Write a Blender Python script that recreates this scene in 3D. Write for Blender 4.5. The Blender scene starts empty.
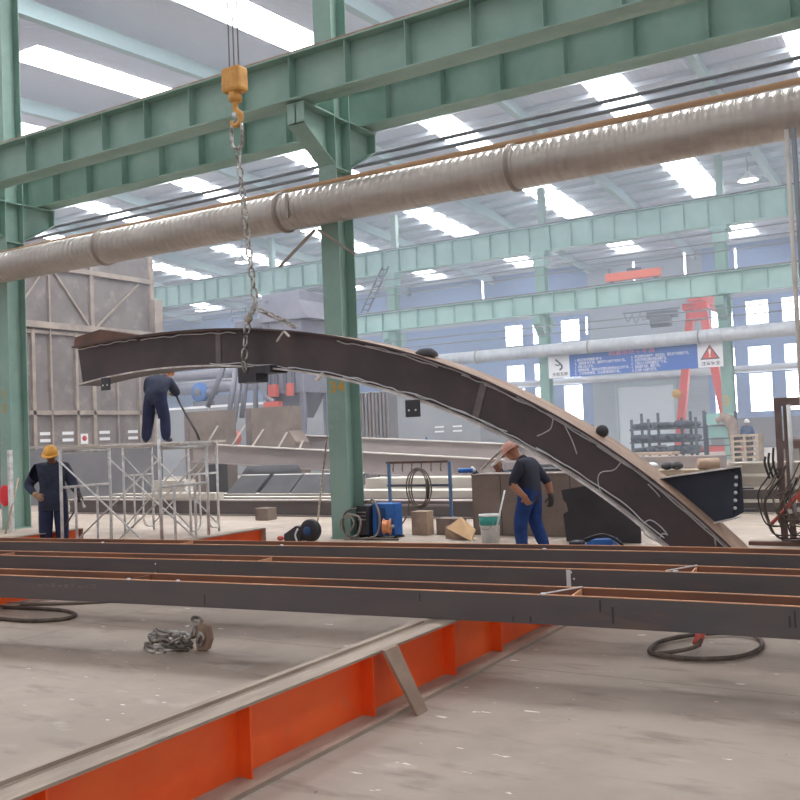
import bpy, math, random
from mathutils import Vector, Matrix, Euler
random.seed(7)
C = bpy.context.scene.collection
V = Vector
PI = math.pi

# ------------------------------------------------------------------ camera
F, H = 935.0, 1.7
YAW, PITCH, ROLL = math.atan(570/935.0), math.radians(2.15), .0405
FW = V((-math.sin(YAW)*math.cos(PITCH), math.cos(YAW)*math.cos(PITCH), math.sin(PITCH)))
R0 = V((math.cos(YAW), math.sin(YAW), 0)); U0 = R0.cross(FW)
RT = R0*math.cos(ROLL) - U0*math.sin(ROLL)
UP = R0*math.sin(ROLL) + U0*math.cos(ROLL)
def _ray(x, y): return FW + RT*((x-400)/F) + UP*((400-y)/F)
def at(x, y, Y=None, Z=None):
    """world point on the vertical plane Y (or the level plane Z) surveyed from the photograph"""
    d = _ray(x, y)
    t = Y/d.y if Y is not None else (Z-H)/d.z
    return V((d.x*t, d.y*t, H + d.z*t))
cd = bpy.data.cameras.new('camera'); cam = bpy.data.objects.new('camera', cd); C.objects.link(cam)
cd.sensor_fit = 'HORIZONTAL'; cd.sensor_width = 36; cd.lens = 36*F/800; cd.clip_end = 300; cd.clip_start = .05
m3 = Matrix((RT, UP, -FW)).transposed()
cam.matrix_world = Matrix.Translation((0, 0, H)) @ m3.to_4x4()
bpy.context.scene.camera = cam

# ------------------------------------------------------------------ materials
def lin(c):
    return tuple(((v/255)/12.92 if v/255 <= .04045 else ((v/255+.055)/1.055)**2.4) for v in c)
def mat(name, rgb, rough=.6, metal=0., rgb2=None, scale=3., detail=6., lo=.35, hi=.65, bump=0., bscale=None, stretch=None, rgb3=None, scale3=.6, lo3=.55, hi3=.7, emit=0., spec=None):
    m = bpy.data.materials.new(name); m.use_nodes = True
    nt = m.node_tree; b = nt.nodes['Principled BSDF']; L = nt.links
    b.inputs['Base Color'].default_value = (*lin(rgb), 1); b.inputs['Roughness'].default_value = rough; b.inputs['Metallic'].default_value = metal
    if spec is not None: b.inputs['Specular IOR Level'].default_value = spec
    if emit:
        b.inputs['Emission Color'].default_value = (*lin(rgb), 1); b.inputs['Emission Strength'].default_value = emit
    src = None
    if rgb2 or bump or rgb3:
        tc = nt.nodes.new('ShaderNodeTexCoord'); mp = nt.nodes.new('ShaderNodeMapping')
        L.new(tc.outputs['Object'], mp.inputs['Vector'])
        if stretch: mp.inputs['Scale'].default_value = stretch
        src = mp.outputs['Vector']
    def noise(sc, det):
        n = nt.nodes.new('ShaderNodeTexNoise'); n.inputs['Scale'].default_value = sc; n.inputs['Detail'].default_value = det; n.inputs['Roughness'].default_value = .6
        L.new(src, n.inputs['Vector']); return n.outputs['Fac']
    def ramp(f, a, c):
        r = nt.nodes.new('ShaderNodeMapRange'); r.inputs['From Min'].default_value = a; r.inputs['From Max'].default_value = c
        r.interpolation_type = 'SMOOTHSTEP'; L.new(f, r.inputs['Value']); return r.outputs['Result']
    col = None
    if rgb2:
        mx = nt.nodes.new('ShaderNodeMix'); mx.data_type = 'RGBA'
        mx.inputs['A'].default_value = (*lin(rgb), 1); mx.inputs['B'].default_value = (*lin(rgb2), 1)
        L.new(ramp(noise(scale, detail), lo, hi), mx.inputs['Factor']); col = mx.outputs['Result']
    if rgb3:
        mx = nt.nodes.new('ShaderNodeMix'); mx.data_type = 'RGBA'
        if col: L.new(col, mx.inputs['A'])
        else: mx.inputs['A'].default_value = (*lin(rgb), 1)
        mx.inputs['B'].default_value = (*lin(rgb3), 1)
        L.new(ramp(noise(scale3, 8.), lo3, hi3), mx.inputs['Factor']); col = mx.outputs['Result']
    if col: L.new(col, b.inputs['Base Color'])
    if bump:
        bp = nt.nodes.new('ShaderNodeBump'); bp.inputs['Strength'].default_value = bump; bp.inputs['Distance'].default_value = .02
        L.new(noise(bscale or scale*3, 4.), bp.inputs['Height']); L.new(bp.outputs['Normal'], b.inputs['Normal'])
    return m
def add_ribs(m, axis, freq, strength=.5, dist=.03):
    """corrugated sheet: a wave bump along one axis"""
    nt = m.node_tree; b = nt.nodes['Principled BSDF']
    tc = nt.nodes.new('ShaderNodeTexCoord'); w = nt.nodes.new('ShaderNodeTexWave')
    w.bands_direction = axis; w.inputs['Scale'].default_value = freq; nt.links.new(tc.outputs['Object'], w.inputs['Vector'])
    bp = nt.nodes.new('ShaderNodeBump'); bp.inputs['Strength'].default_value = strength; bp.inputs['Distance'].default_value = dist
    nt.links.new(w.outputs['Fac'], bp.inputs['Height']); nt.links.new(bp.outputs['Normal'], b.inputs['Normal'])
    return m
green = mat('green_paint', (146,174,163), .5, 0, (131,162,150), 1.2, rgb3=(164,176,170), scale3=2.5, lo3=.58, hi3=.8, bump=.05, bscale=20)
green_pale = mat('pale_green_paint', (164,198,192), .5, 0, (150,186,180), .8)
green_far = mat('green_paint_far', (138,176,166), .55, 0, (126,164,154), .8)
stub_green = mat('grey_green_paint', (160,185,180), .55)
rail_mat = mat('rusty_rail', (150,116,100), .7, .1, (176,150,135), 4)
rail_dark = mat('dark_rail', (112,108,112), .6, .3)
duct_mat = mat('galvanised_duct', (184,177,170), .36, .45, (168,160,153), 1.6, stretch=(.5,2,2), bump=.04, bscale=30)
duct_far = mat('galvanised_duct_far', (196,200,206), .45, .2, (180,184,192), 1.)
ring_mat = mat('duct_ring', (150,140,132), .5, .4)
brown_pipe = mat('brown_pipe', (176,140,108), .7)
cable_dark = mat('dark_cable', (136,138,146), .7)
arch_web = mat('arch_web_steel', (86,74,74), .5, .25, (74,64,66), 1.1, rgb3=(100,84,78), scale3=.8, lo3=.52, hi3=.8, bump=.03, bscale=14)
arch_flange = mat('arch_flange_steel', (190,160,138), .6, .15, (166,138,120), 2.2, stretch=(1,3,1), rgb3=(140,112,96), scale3=3, lo3=.58, hi3=.8)
arch_edge = mat('pale_steel_edge', (226,220,216), .5, .15, (180,170,166), 5)  # pale steel; on the arch flange it stands in for caught light
film = mat('weld_wire', (206,204,206), .5, .2)
beam_mat = mat('mill_scale_steel', (100,93,92), .5, .25, (86,83,88), 1.4, stretch=(.35,2,2), rgb3=(124,98,80), scale3=1.5, lo3=.5, hi3=.72, bump=.04, bscale=22)
beam_rust = mat('rusted_steel', (150,100,74), .75, .1, (120,88,74), 2.2, stretch=(.4,2,2), rgb3=(98,84,80), scale3=1.1, lo3=.5, hi3=.72)
beam_edge = mat('rust_edge', (236,178,136), .6, .1, (200,146,116), 3, stretch=(.3,1,1))
chalk = mat('chalk', (222,220,220), .8)
orange = mat('orange_paint', (255,108,44), .42, 0, (250,90,32), 1.4, rgb3=(226,112,62), scale3=3.5, lo3=.6, hi3=.8)
flange_grey = mat('worn_flange', (182,166,150), .65, .1, (160,142,128), 4, stretch=(2,.4,1), rgb3=(132,112,100), scale3=6, lo3=.58, hi3=.75)
dark_brown = mat('brown_steel', (118,86,74), .7, .1, (96,74,66), 3)
plank_grey = mat('grey_brown_flat', (176,152,134), .65, .1, (158,134,118), 5)
chain_mat = mat('bright_chain', (206,202,196), .35, .7, (120,114,108), 9)
chain_dark = mat('oily_chain', (138,128,120), .4, .5, (196,188,178), 14)
arch_seam = mat('web_seam', (118,108,106), .5, .2, (104,94,92), 4)
hook_yel = mat('hook_yellow', (214,160,84), .5, .1, (196,140,70), 6)
black = mat('black_rubber', (46,44,48), .6)
black_paint = mat('black_paint', (52,50,56), .5, 0, (64,62,68), 4)
hose_mat = mat('brown_hose', (112,98,88), .6, 0, (78,68,62), 8)
hose_grey = mat('grey_hose', (150,138,128), .6)
blue = mat('blue_paint', (44,108,186), .45, 0, (36,92,166), 3)
blue_dark = mat('dark_blue_paint', (40,74,124), .5)
blue_steel = mat('blue_steel', (88,120,158), .55)
copper = mat('copper_wire', (222,150,106), .4, .5)
box_brown = mat('brown_box_steel', (140,124,114), .7, .1, (126,110,102), 1.6, rgb3=(112,98,92), scale3=2.2, lo3=.52, hi3=.72)
carton = mat('carton', (222,184,140), .8, 0, (206,168,128), 3)
carton_old = mat('old_carton', (178,154,132), .85, 0, (158,134,116), 4)
white_plastic = mat('white_plastic', (226,226,224), .5, 0, (206,210,210), 5)
teal = mat('teal_print', (56,156,146), .5)
scaf = mat('scaffold_tube', (226,226,226), .45, .2, (192,190,188), 7)
scaf_plank = mat('scaffold_plank', (206,196,186), .7, 0, (178,166,156), 4, stretch=(.5,4,4))
booth = mat('booth_panel', (132,124,123), .75, .05, (118,110,110), .9, rgb3=(154,146,142), scale3=1.6, lo3=.5, hi3=.75)
booth_rib = mat('booth_rib', (172,158,148), .7, .05, (150,138,130), 2)
booth_low = mat('booth_skirt', (124,121,124), .7, .05, (112,110,114), .8)
paper = mat('paper_notice', (236,236,238), .8)
red_ink = mat('red_ink', (206,80,76), .7)
light_wall = mat('light_grey_sheet', (148,152,158), .6, .05, (134,138,146), .5)
wall_mat = add_ribs(mat('glare_tinted_cladding', (126,150,194), .6), 'Z', 2.2, .3)  # sheet colour pushed to blue to carry the glare around the windows
wall_grey = add_ribs(mat('grey_cladding', (158,166,178), .6), 'Z', 2.2, .3)
door_mat = add_ribs(mat('roller_door', (214,224,234), .5), 'Z', 3., .3)
glass = mat('daylit_pane', (250,252,255), .3, emit=4.0)
sky_mat = mat('skylight_panel', (250,252,255), .4, emit=7.0)
sky_near = mat('boosted_skylight_panel', (250,252,255), .4, emit=20.0)  # unseen row, boosted and kept narrow to sharpen the floor shadow bands
sky_dim = mat('dimmed_skylight_panel', (250,252,255), .4, emit=3.0)  # near bay strips turned down so the boosted row shapes the shadows
mull = mat('mullion', (150,170,205), .6)
roof_mat = add_ribs(mat('roof_sheet', (200,206,218), .55), 'X', 2.4, .35)
purlin_mat = mat('purlin', (190,196,204), .5)
rafter_mat = mat('rafter', (164,184,186), .55)
lamp_mat = mat('high_bay_lamp', (255,255,255), .4, emit=8.0)
steel_grey = mat('grey_steel_beam', (168,156,152), .6, .1, (156,144,142), 1.2, stretch=(.4,2,2))
steel_light = mat('light_flange', (214,206,200), .6, .1, (196,188,182), 2)
cream = mat('cream_primer', (214,206,194), .7, 0, (200,192,182), 1.2)
cream_side = mat('dark_web_tone', (120,110,108), .7, 0, (120,112,110), 1.5)  # darker tone for webs set back between the flanges
machine_grey = mat('machine_grey', (132,132,144), .5, .1, (118,118,132), 1.)
machine_dark = mat('machine_dark', (98,100,112), .55, .1)
machine_red = mat('machine_red', (206,96,84), .55)
gantry_red = mat('gantry_red', (226,74,62), .5, 0, (214,66,56), 1)
carriage_mat = mat('carriage_orange', (228,110,84), .5)
dark_plate = mat('dark_steel_plate', (62,59,63), .6, .1, (52,50,54), 2.)
stub_steel = mat('blue_black_steel', (56,60,74), .5, .25, (48,52,66), 2.)
rib_plate = mat('rusty_ribbed_plate', (128,112,110), .7, .1, (112,98,98), 3)
rack_steel = mat('rack_steel', (84,92,104), .6, .2)
pipe_black = mat('black_pipe', (66,72,84), .5, .2)
wood = mat('pallet_wood', (184,166,144), .8, 0, (164,146,126), 3)
teal_panel = mat('teal_panel', (150,196,190), .6)
tarp = mat('brown_tarp', (160,140,128), .85, 0, (142,124,114), 5)
frame_brown = mat('brown_frame', (126,106,102), .65, .1, (110,92,88), 4)
red_pipe = mat('red_pipe', (176,84,72), .55)
red_bright = mat('red_cloth', (220,52,60), .6)
yellow_paint = mat('yellow_stencil', (206,160,70), .7)
banner_blue = mat('banner_blue', (46,98,188), .6)
banner_white = mat('banner_white', (238,238,242), .6)
banner_red = mat('banner_red', (226,84,66), .6)
banner_pink = mat('banner_title', (228,130,140), .6)
ink = mat('banner_ink', (60,64,78), .7)
skin = mat('skin', (176,124,98), .6)
skin_dark = mat('brown_skin', (138,92,72), .6)  # darker brown complexion
jacket = mat('navy_jacket', (58,64,84), .85, 0, (48,54,74), 6, bump=.15, bscale=18)
shirt = mat('dark_shirt', (50,52,70), .85, 0, (50,52,66), 6, bump=.12, bscale=18)
trousers = mat('navy_trousers', (44,50,82), .85, 0, (36,42,72), 6, bump=.15, bscale=16)
jeans = mat('blue_trousers', (34,68,130), .85, 0, (26,54,110), 6, bump=.15, bscale=16)
boot = mat('brown_boot', (86,74,66), .7)
glove = mat('tan_glove', (166,132,104), .85)
glove_white = mat('white_glove', (226,216,206), .85)
glove_dark = mat('dark_glove', (84,76,74), .85)
eye = mat('eye', (24,20,20), .3)
lip = mat('lip', (140,84,74), .6)
helmet_yel = mat('yellow_helmet', (240,176,76), .35)
helmet_or = mat('orange_helmet', (206,140,84), .4)
helmet_pink = mat('salmon_cap', (232,176,160), .6)
helmet_white = mat('white_helmet', (240,240,242), .35)

# floor: worn concrete with chips and scuffs
def floor_material():
    m = bpy.data.materials.new('worn_concrete'); m.use_nodes = True
    nt = m.node_tree; b = nt.nodes['Principled BSDF']; L = nt.links
    tc = nt.nodes.new('ShaderNodeTexCoord')
    def noise(sc, det, st=None, rough=.6):
        mp = nt.nodes.new('ShaderNodeMapping'); L.new(tc.outputs['Object'], mp.inputs['Vector'])
        if st: mp.inputs['Scale'].default_value = st
        n = nt.nodes.new('ShaderNodeTexNoise'); n.inputs['Scale'].default_value = sc; n.inputs['Detail'].default_value = det; n.inputs['Roughness'].default_value = rough
        L.new(mp.outputs['Vector'], n.inputs['Vector']); return n.outputs['Fac']
    def rng(f, a, c, to=1.):
        r = nt.nodes.new('ShaderNodeMapRange'); r.inputs['From Min'].default_value = a; r.inputs['From Max'].default_value = c; r.inputs['To Max'].default_value = to
        r.interpolation_type = 'SMOOTHSTEP'; L.new(f, r.inputs['Value']); return r.outputs['Result']
    def mix(a, c, f):
        x = nt.nodes.new('ShaderNodeMix'); x.data_type = 'RGBA'
        if isinstance(a, tuple): x.inputs['A'].default_value = (*lin(a), 1)
        else: L.new(a, x.inputs['A'])
        x.inputs['B'].default_value = (*lin(c), 1); L.new(f, x.inputs['Factor']); return x.outputs['Result']
    c = mix((184,169,155), (165,150,137), rng(noise(.9, 8), .35, .65))
    c = mix(c, (140,124,112), rng(noise(3., 9, (.5,1.6,1)), .52, .74, .85))
    c = mix(c, (206,196,186), rng(noise(2.3, 6, (.6,1.4,1)), .6, .75, .7))
    c = mix(c, (236,232,228), rng(noise(8., 3, (.6,1.6,1), .5), .695, .72))
    c = mix(c, (112,100,92), rng(noise(16., 3, None, .5), .73, .77, .8))
    # slab joints every 3.6 m
    br = nt.nodes.new('ShaderNodeTexBrick'); br.offset = 0.; br.inputs['Scale'].default_value = 1.; br.inputs['Brick Width'].default_value = 3.7; br.inputs['Row Height'].default_value = 3.1
    br.inputs['Mortar Size'].default_value = .008; L.new(tc.outputs['Object'], br.inputs['Vector'])
    c = mix(c, (120,106,96), rng(br.outputs['Fac'], .3, .8, .6))
    L.new(c, b.inputs['Base Color']); b.inputs['Roughness'].default_value = .62
    bp = nt.nodes.new('ShaderNodeBump'); bp.inputs['Strength'].default_value = .15; bp.inputs['Distance'].default_value = .01
    L.new(noise(14., 6), bp.inputs['Height']); L.new(bp.outputs['Normal'], b.inputs['Normal'])
    return m

# ------------------------------------------------------------------ mesh building
class MB:
    def __init__(s): s.v = []; s.f = []; s.m = []; s.s = []; s.cur = 0
    def _add(s, vs, fs, smooth=False):
        b = len(s.v); s.v += [V(p) for p in vs]
        for f in fs: s.f.append([b+i for i in f]); s.m.append(s.cur); s.s.append(smooth)
        return s
    def mi(s, i): s.cur = i; return s
    def box(s, x0, x1, y0, y1, z0, z1, M=None):
        vs = [V((x, y, z)) for z in (z0, z1) for y in (y0, y1) for x in (x0, x1)]
        if M: vs = [M @ p for p in vs]
        return s._add(vs, [(0,2,3,1), (4,5,7,6), (0,1,5,4), (2,6,7,3), (0,4,6,2), (1,3,7,5)])
    def bar(s, p0, p1, w, h, up=(0,0,1)):
        """square bar from p0 to p1: w across, h along up"""
        p0, p1 = V(p0), V(p1); d = (p1-p0).normalized(); a = d.cross(V(up))
        if a.length < 1e-4: a = d.cross(V((0,1,0)))
        a.normalize(); u = a.cross(d)
        vs = [p + a*(i*w/2) + u*(j*h/2) for p in (p0, p1) for j in (-1, 1) for i in (-1, 1)]
        return s._add(vs, [(0,1,3,2), (4,6,7,5), (0,4,5,1), (2,3,7,6), (0,2,6,4), (1,5,7,3)])
    def prism(s, poly, ext):
        """closed polygon (3-D points) extruded along ext"""
        ext = V(ext); n = len(poly); vs = [V(p) for p in poly] + [V(p)+ext for p in poly]
        return s._add(vs, [tuple(range(n))[::-1], tuple(range(n, 2*n))] + [(i, (i+1) % n, n+(i+1) % n, n+i) for i in range(n)])
    def tube(s, pts, r, n=8, closed=False, cap=True):
        pts = [V(p) for p in pts]; N = len(pts); rr = [r[int(i*(len(r)-1)/max(1, N-1))] for i in range(N)] if isinstance(r, (list, tuple)) else [r]*N
        vs = []; prev = None
        for i, p in enumerate(pts):
            if closed: t = pts[(i+1) % N] - pts[i-1]
            else: t = pts[min(i+1, N-1)] - pts[max(i-1, 0)]
            t.normalize()
            if prev is None:
                a = t.cross(V((0,0,1)))
                if a.length < .05: a = t.cross(V((0,1,0)))
            else: a = prev - t*prev.dot(t)
            a.normalize(); prev = a; b = t.cross(a)
            vs += [p + a*(rr[i]*math.cos(2*PI*k/n)) + b*(rr[i]*math.sin(2*PI*k/n)) for k in range(n)]
        fs = []
        for i in range(N if closed else N-1):
            j = (i+1) % N
            fs += [(i*n+k, i*n+(k+1) % n, j*n+(k+1) % n, j*n+k) for k in range(n)]
        if cap and not closed: fs += [tuple(range(n))[::-1], tuple((N-1)*n+k for k in range(n))]
        return s._add(vs, fs, True)
    def cyl(s, p0, p1, r, r1=None, n=14): return s.tube([p0, p1], [r, r if r1 is None else r1], n)
    def lathe(s, prof, o=(0,0,0), M=None, n=24):
        """profile of (radius, height) turned about z, then M, then moved to o"""
        o = V(o); vs = []
        for r, h in prof:
            for k in range(n):
                p = V((r*math.cos(2*PI*k/n), r*math.sin(2*PI*k/n), h)); vs.append((M @ p if M else p) + o)
        fs = [(i*n+k, i*n+(k+1) % n, (i+1)*n+(k+1) % n, (i+1)*n+k) for i in range(len(prof)-1) for k in range(n)]
        fs += [tuple(range(n))[::-1], tuple((len(prof)-1)*n+k for k in range(n))]
        return s._add(vs, fs, True)
    def ball(s, c, r, sc=(1,1,1), M=None, n=12, fn=None):
        c = V(c); rows = n; cols = n+4; vs = []
        for i in range(rows+1):
            th = PI*i/rows
            for k in range(cols):
                ph = 2*PI*k/cols
                d = V((math.sin(th)*math.cos(ph), math.sin(th)*math.sin(ph), math.cos(th)))
                p = fn(d) if fn else V((d.x*sc[0], d.y*sc[1], d.z*sc[2]))*r
                vs.append((M @ p if M else p) + c)
        fs = [(i*cols+k, (i+1)*cols+k, (i+1)*cols+(k+1) % cols, i*cols+(k+1) % cols) for i in range(rows) for k in range(cols)]
        return s._add(vs, fs, True)
    def link(s, c, ax, up, L, W, r, n=6, seg=5):
        """one chain link: racetrack of length L along ax, width W along up"""
        c, ax, up = V(c), V(ax).normalized(), V(up).normalized(); h = (L-W)/2; R = W/2 - r; pts = []
        for sgn in (1, -1):
            for k in range(seg+1):
                a = -PI/2 + PI*k/seg
                pts.append(c + ax*(sgn*(h + R*math.cos(a))) + up*(sgn*R*math.sin(a)))
        return s.tube(pts, r, n, closed=True)
    def chain(s, pts, L, W, r):
        """links strung along a polyline"""
        pts = [V(p) for p in pts]; segs = [(pts[i+1]-pts[i]).length for i in range(len(pts)-1)]; tot = sum(segs); pitch = L-2.2*r
        n = max(2, int(tot/pitch)); k = 0
        def pos(d):
            for i, q in enumerate(segs):
                if d <= q or i == len(segs)-1: return pts[i].lerp(pts[i+1], d/q), (pts[i+1]-pts[i]).normalized()
                d -= q
        for k in range(n):
            p, t = pos(tot*(k+.5)/n); a = t.cross(V((.3,.8,.2))).normalized(); b = t.cross(a)
            s.link(p, t, a if k % 2 else b, L, W, r)
        return s
    def build(s, name, mats, parent=None, bevel=0., local=False):
        off = V((0,0,0))
        if parent is not None and not local:
            q = parent
            while q is not None: off += q.location; q = q.parent
        me = bpy.data.meshes.new(name)
        me.from_pydata([tuple(p-off) for p in s.v], [], s.f)
        for q in (mats if isinstance(mats, (list, tuple)) else [mats]): me.materials.append(q)
        me.polygons.foreach_set('material_index', s.m); me.polygons.foreach_set('use_smooth', s.s); me.update()
        o = bpy.data.objects.new(name, me); C.objects.link(o)
        if parent is not None: o.parent = parent
        if bevel:
            bv = o.modifiers.new('bevel', 'BEVEL'); bv.width = bevel; bv.segments = 2; bv.limit_method = 'ANGLE'; bv.angle_limit = .7
        return o
def tag(o, label, cat, group=None, kind=None):
    o['label'] = label; o['category'] = cat
    if group: o['group'] = group
    if kind: o['kind'] = kind
    return o
def thing(name, label, cat, loc=(0,0,0), group=None):
    o = bpy.data.objects.new(name, None); C.objects.link(o); o.location = loc; o.empty_display_size = .2
    return tag(o, label, cat, group)
def struct(o, label=None, cat=None):
    o['kind'] = 'structure'
    if label: o['label'] = label; o['category'] = cat
    return o
def copy_tree(o, parent=None):
    c = o.copy(); C.objects.link(c); c.parent = parent
    for ch in o.children: copy_tree(ch, c)
    return c
def smooth(pts, k=6, closed=False):
    """Catmull-Rom through the points"""
    P = [V(p) for p in pts]; n = len(P); out = []
    for i in range(n if closed else n-1):
        if closed: a, b, c, d = P[i-1], P[i], P[(i+1) % n], P[(i+2) % n]
        else: a, b, c, d = P[max(i-1, 0)], P[i], P[i+1], P[min(i+2, n-1)]
        for j in range(k):
            t = j/k; out.append(.5*((2*b) + (c-a)*t + (2*a-5*b+4*c-d)*t*t + (3*b-3*c+d-a)*t**3))
    if not closed: out.append(P[-1])
    return out
def hbeam(m, p0, p1, h, b, tw=.012, tf=.018, web_up=(0,0,1)):
    """I-section from p0 to p1 (axis through the middle of the section)"""
    p0, p1 = V(p0), V(p1); up = V(web_up); d = (p1-p0).normalized(); a = d.cross(up).normalized(); u = a.cross(d)
    m.bar(p0, p1, tw, h-2*tf, u)
    for sg in (-1, 1): m.bar(p0+u*sg*(h-tf)/2, p1+u*sg*(h-tf)/2, b, tf, u)
    return m
def text(body, size, loc, mt, parent, name='lettering', align='LEFT', rot=(PI/2,0,0), width=None, ext=.002):
    cu = bpy.data.curves.new(name, 'FONT'); cu.body = body; cu.size = size; cu.align_x = align; cu.extrude = ext; cu.offset = size*.012
    tmp = bpy.data.objects.new('lettering_source', cu); C.objects.link(tmp)
    dg = bpy.context.evaluated_depsgraph_get(); dg.update()
    me = bpy.data.meshes.new_from_object(tmp.evaluated_get(dg))
    bpy.data.objects.remove(tmp); bpy.data.curves.remove(cu)
    xs = [v.co.x for v in me.vertices]; k = width/(max(xs)-min(xs)) if width else 1.
    R = Euler(rot).to_matrix()
    for v in me.vertices: v.co = R @ V((v.co.x*k, v.co.y, v.co.z))
    me.materials.clear(); me.materials.append(mt)
    o = bpy.data.objects.new(name, me); C.objects.link(o); o.parent = parent; o.location = V(loc) - parent.location
    return o

# ================================================================== SETTING
floor_mat = floor_material()
struct(MB().box(-75, 30, -20, 63, -.3, 0).build('floor', floor_mat), 'worn light grey concrete workshop floor with chips and joints', 'floor')
# roof: gable over the far bay and the slope over the near bay
def zroof(y):
    if y >= 28.5: return 13.1 + .065*(62-y)
    if y >= 13.2: return 14.35 + (y-13.2)*.0595
    return 14.35 + (13.2-y)*.05
roof = MB()
for y0, y1 in ((-20, 13.2), (13.2, 28.5), (28.5, 62.3)):
    z0, z1 = zroof(y0+1e-6), zroof(y1-1e-6)
    roof.prism([(-75, y0, z0), (-75, y1, z1), (-75, y1, z1+.1), (-75, y0, z0+.1)], (105, 0, 0))
ceil_o = struct(roof.build('ceiling', roof_mat), 'pale corrugated roof with skylight strips over the workshop', 'roof')
for i in range(23):
    y = 29.3 + i*1.46
    MB().box(-62, 8, y-.035, y+.035, zroof(y)-.22, zroof(y)-.02).build('purlin', purlin_mat, ceil_o)
for k in range(9):
    x = -.4 - 7.2*k
    m = MB()
    for y0, y1 in ((14, 28.5), (28.5, 61.8)):
        z0, z1 = zroof(y0)-.22, zroof(y1)-.22
        m.prism([(x-.05, y0, z0), (x-.05, y1, z1), (x-.05, y1, z1-.5), (x-.05, y0, z0-.5)], (.1, 0, 0))
        m.prism([(x-.14, y0, z0-.5), (x-.14, y1, z1-.5), (x-.14, y1, z1-.53), (x-.14, y0, z0-.53)], (.28, 0, 0))
    m.build('rafter', rafter_mat, ceil_o)
for k in range(9):
    xc = 3.2 - 7.25*k
    for y0, y1 in ((-9.5, -3), (2.5, 9), (14.2, 18.6), (19.5, 26), (31.5, 38.3), (44.8, 51), (57.6, 60.2)):
        w = .78
        m = MB().prism([(xc-w, y0, zroof(y0)-.015), (xc-w, y1, zroof(y1)-.015), (xc-w, y1, zroof(y1)-.003), (xc-w, y0, zroof(y0)-.003)], (2*w, 0, 0))
        m.build('skylight', sky_near if y0 == 14.2 else (sky_dim if y0 < 12 else sky_mat), ceil_o)
# back wall with three rows of windows, a blank middle with the roller door
YW = 62.0
WX = [-28.65, -26.5, -24.35, -14.05, -11.9, -9.75, -7.6, -5.45]
WW = 1.42
ROWS = [(2.25, 4.72), (5.22, 6.42), (7.77, 9.32)]
x_cuts = sorted({-75., 30.} | {x for a in WX for x in (a, a+WW)} | {-22.2, -14.4})
wall = MB(); wgrey = MB()
zs = [0., 2.25, 4.72, 5.22, 6.42, 7.77, 9.32, 13.2]
for xa, xb in zip(x_cuts, x_cuts[1:]):
    win = any(abs(xa-a) < 1e-6 for a in WX); mid = xa >= -22.21 and xb <= -14.39
    if not win:
        if mid:
            wgrey.box(xa, xb, YW, YW+.2, 4.35, 13.2)
            wgrey.box(xa, -20.45, YW, YW+.2, 0, 4.35).box(-16.65, xb, YW, YW+.2, 0, 4.35)
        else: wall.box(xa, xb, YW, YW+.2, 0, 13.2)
    else:
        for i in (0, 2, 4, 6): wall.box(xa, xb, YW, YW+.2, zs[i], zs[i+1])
wall_o = struct(wall.build('wall_back', wall_mat), 'clad back wall tinted with blue window glare, three rows of windows', 'wall')
wgrey.build('door_bay', wall_grey, wall_o)
MB().box(-75, 30, YW-.03, YW, 9.6, 9.9).build('girt', wall_grey, wall_o)
MB().box(-75, -22.2, YW-.05, YW, 0, 1.9).box(-14.4, 30, YW-.05, YW, 0, 1.9).build('plinth', booth_low, wall_o)
n = 0
wall_low = None
for x in WX:
    for ri, (z0, z1) in enumerate(ROWS):
        n += 1
        fr = MB()
        for a, b, c, d in ((x, x+.05, z0, z1), (x+WW-.05, x+WW, z0, z1), (x, x+WW, z0, z0+.05), (x, x+WW, z1-.05, z1)): fr.box(a, b, YW+.04, YW+.12, c, d)
        fo = struct(fr.build('window_%d' % n, mull))
        MB().box(x+.02, x+WW-.02, YW+.13, YW+.15, z0+.02, z1-.02).build('pane', glass, fo)
        if ri < 2: MB().box(x, x+WW, YW+.09, YW+.12, (z0+z1)/2-.02, (z0+z1)/2+.02).build('glazing_bar', mull, fo)
for x, z0, z1 in ((-30.25, 11.1, 12.9), (-26., 11.2, 12.7), (-22.4, 8.1, 9.4), (-18.9, 11.2, 12.8), (-15.5, 11.2, 13.), (-12.3, 11.4, 12.8), (-8.3, 11.3, 13.)):
    n += 1
    fo = struct(MB().box(x-.1, x+.1, YW-.02, YW-.001, z0, z1).build('window_%d' % n, mull))
    MB().box(x-.06, x+.06, YW-.03, YW-.021, z0+.05, z1-.05).build('pane', glass, fo)
n += 1
fo = struct(MB().box(-30.2, -29.0, YW-.06, YW-.04, 1.0, 2.2).build('window_%d' % n, mull))
MB().box(-30.12, -29.08, YW-.075, YW-.061, 1.06, 2.14).build('pane', glass, fo)
dr = struct(MB().box(-20.45, -16.65, YW+.05, YW+.12, 0, 4.35).build('door_1', door_mat), 'pale roller door in the grey bay of the back wall', 'door')
MB().box(-20.62, -20.45, YW-.06, YW+.1, 0, 4.5).box(-16.65, -16.48, YW-.06, YW+.1, 0, 4.5).box(-20.62, -16.48, YW-.06, YW+.1, 4.35, 4.6).build('door_frame', rafter_mat, dr)
struct(MB().box(-75, -74.8, -20, 62, 0, 14).build('wall_left', wall_grey), 'grey clad end wall of the workshop', 'wall')

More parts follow.
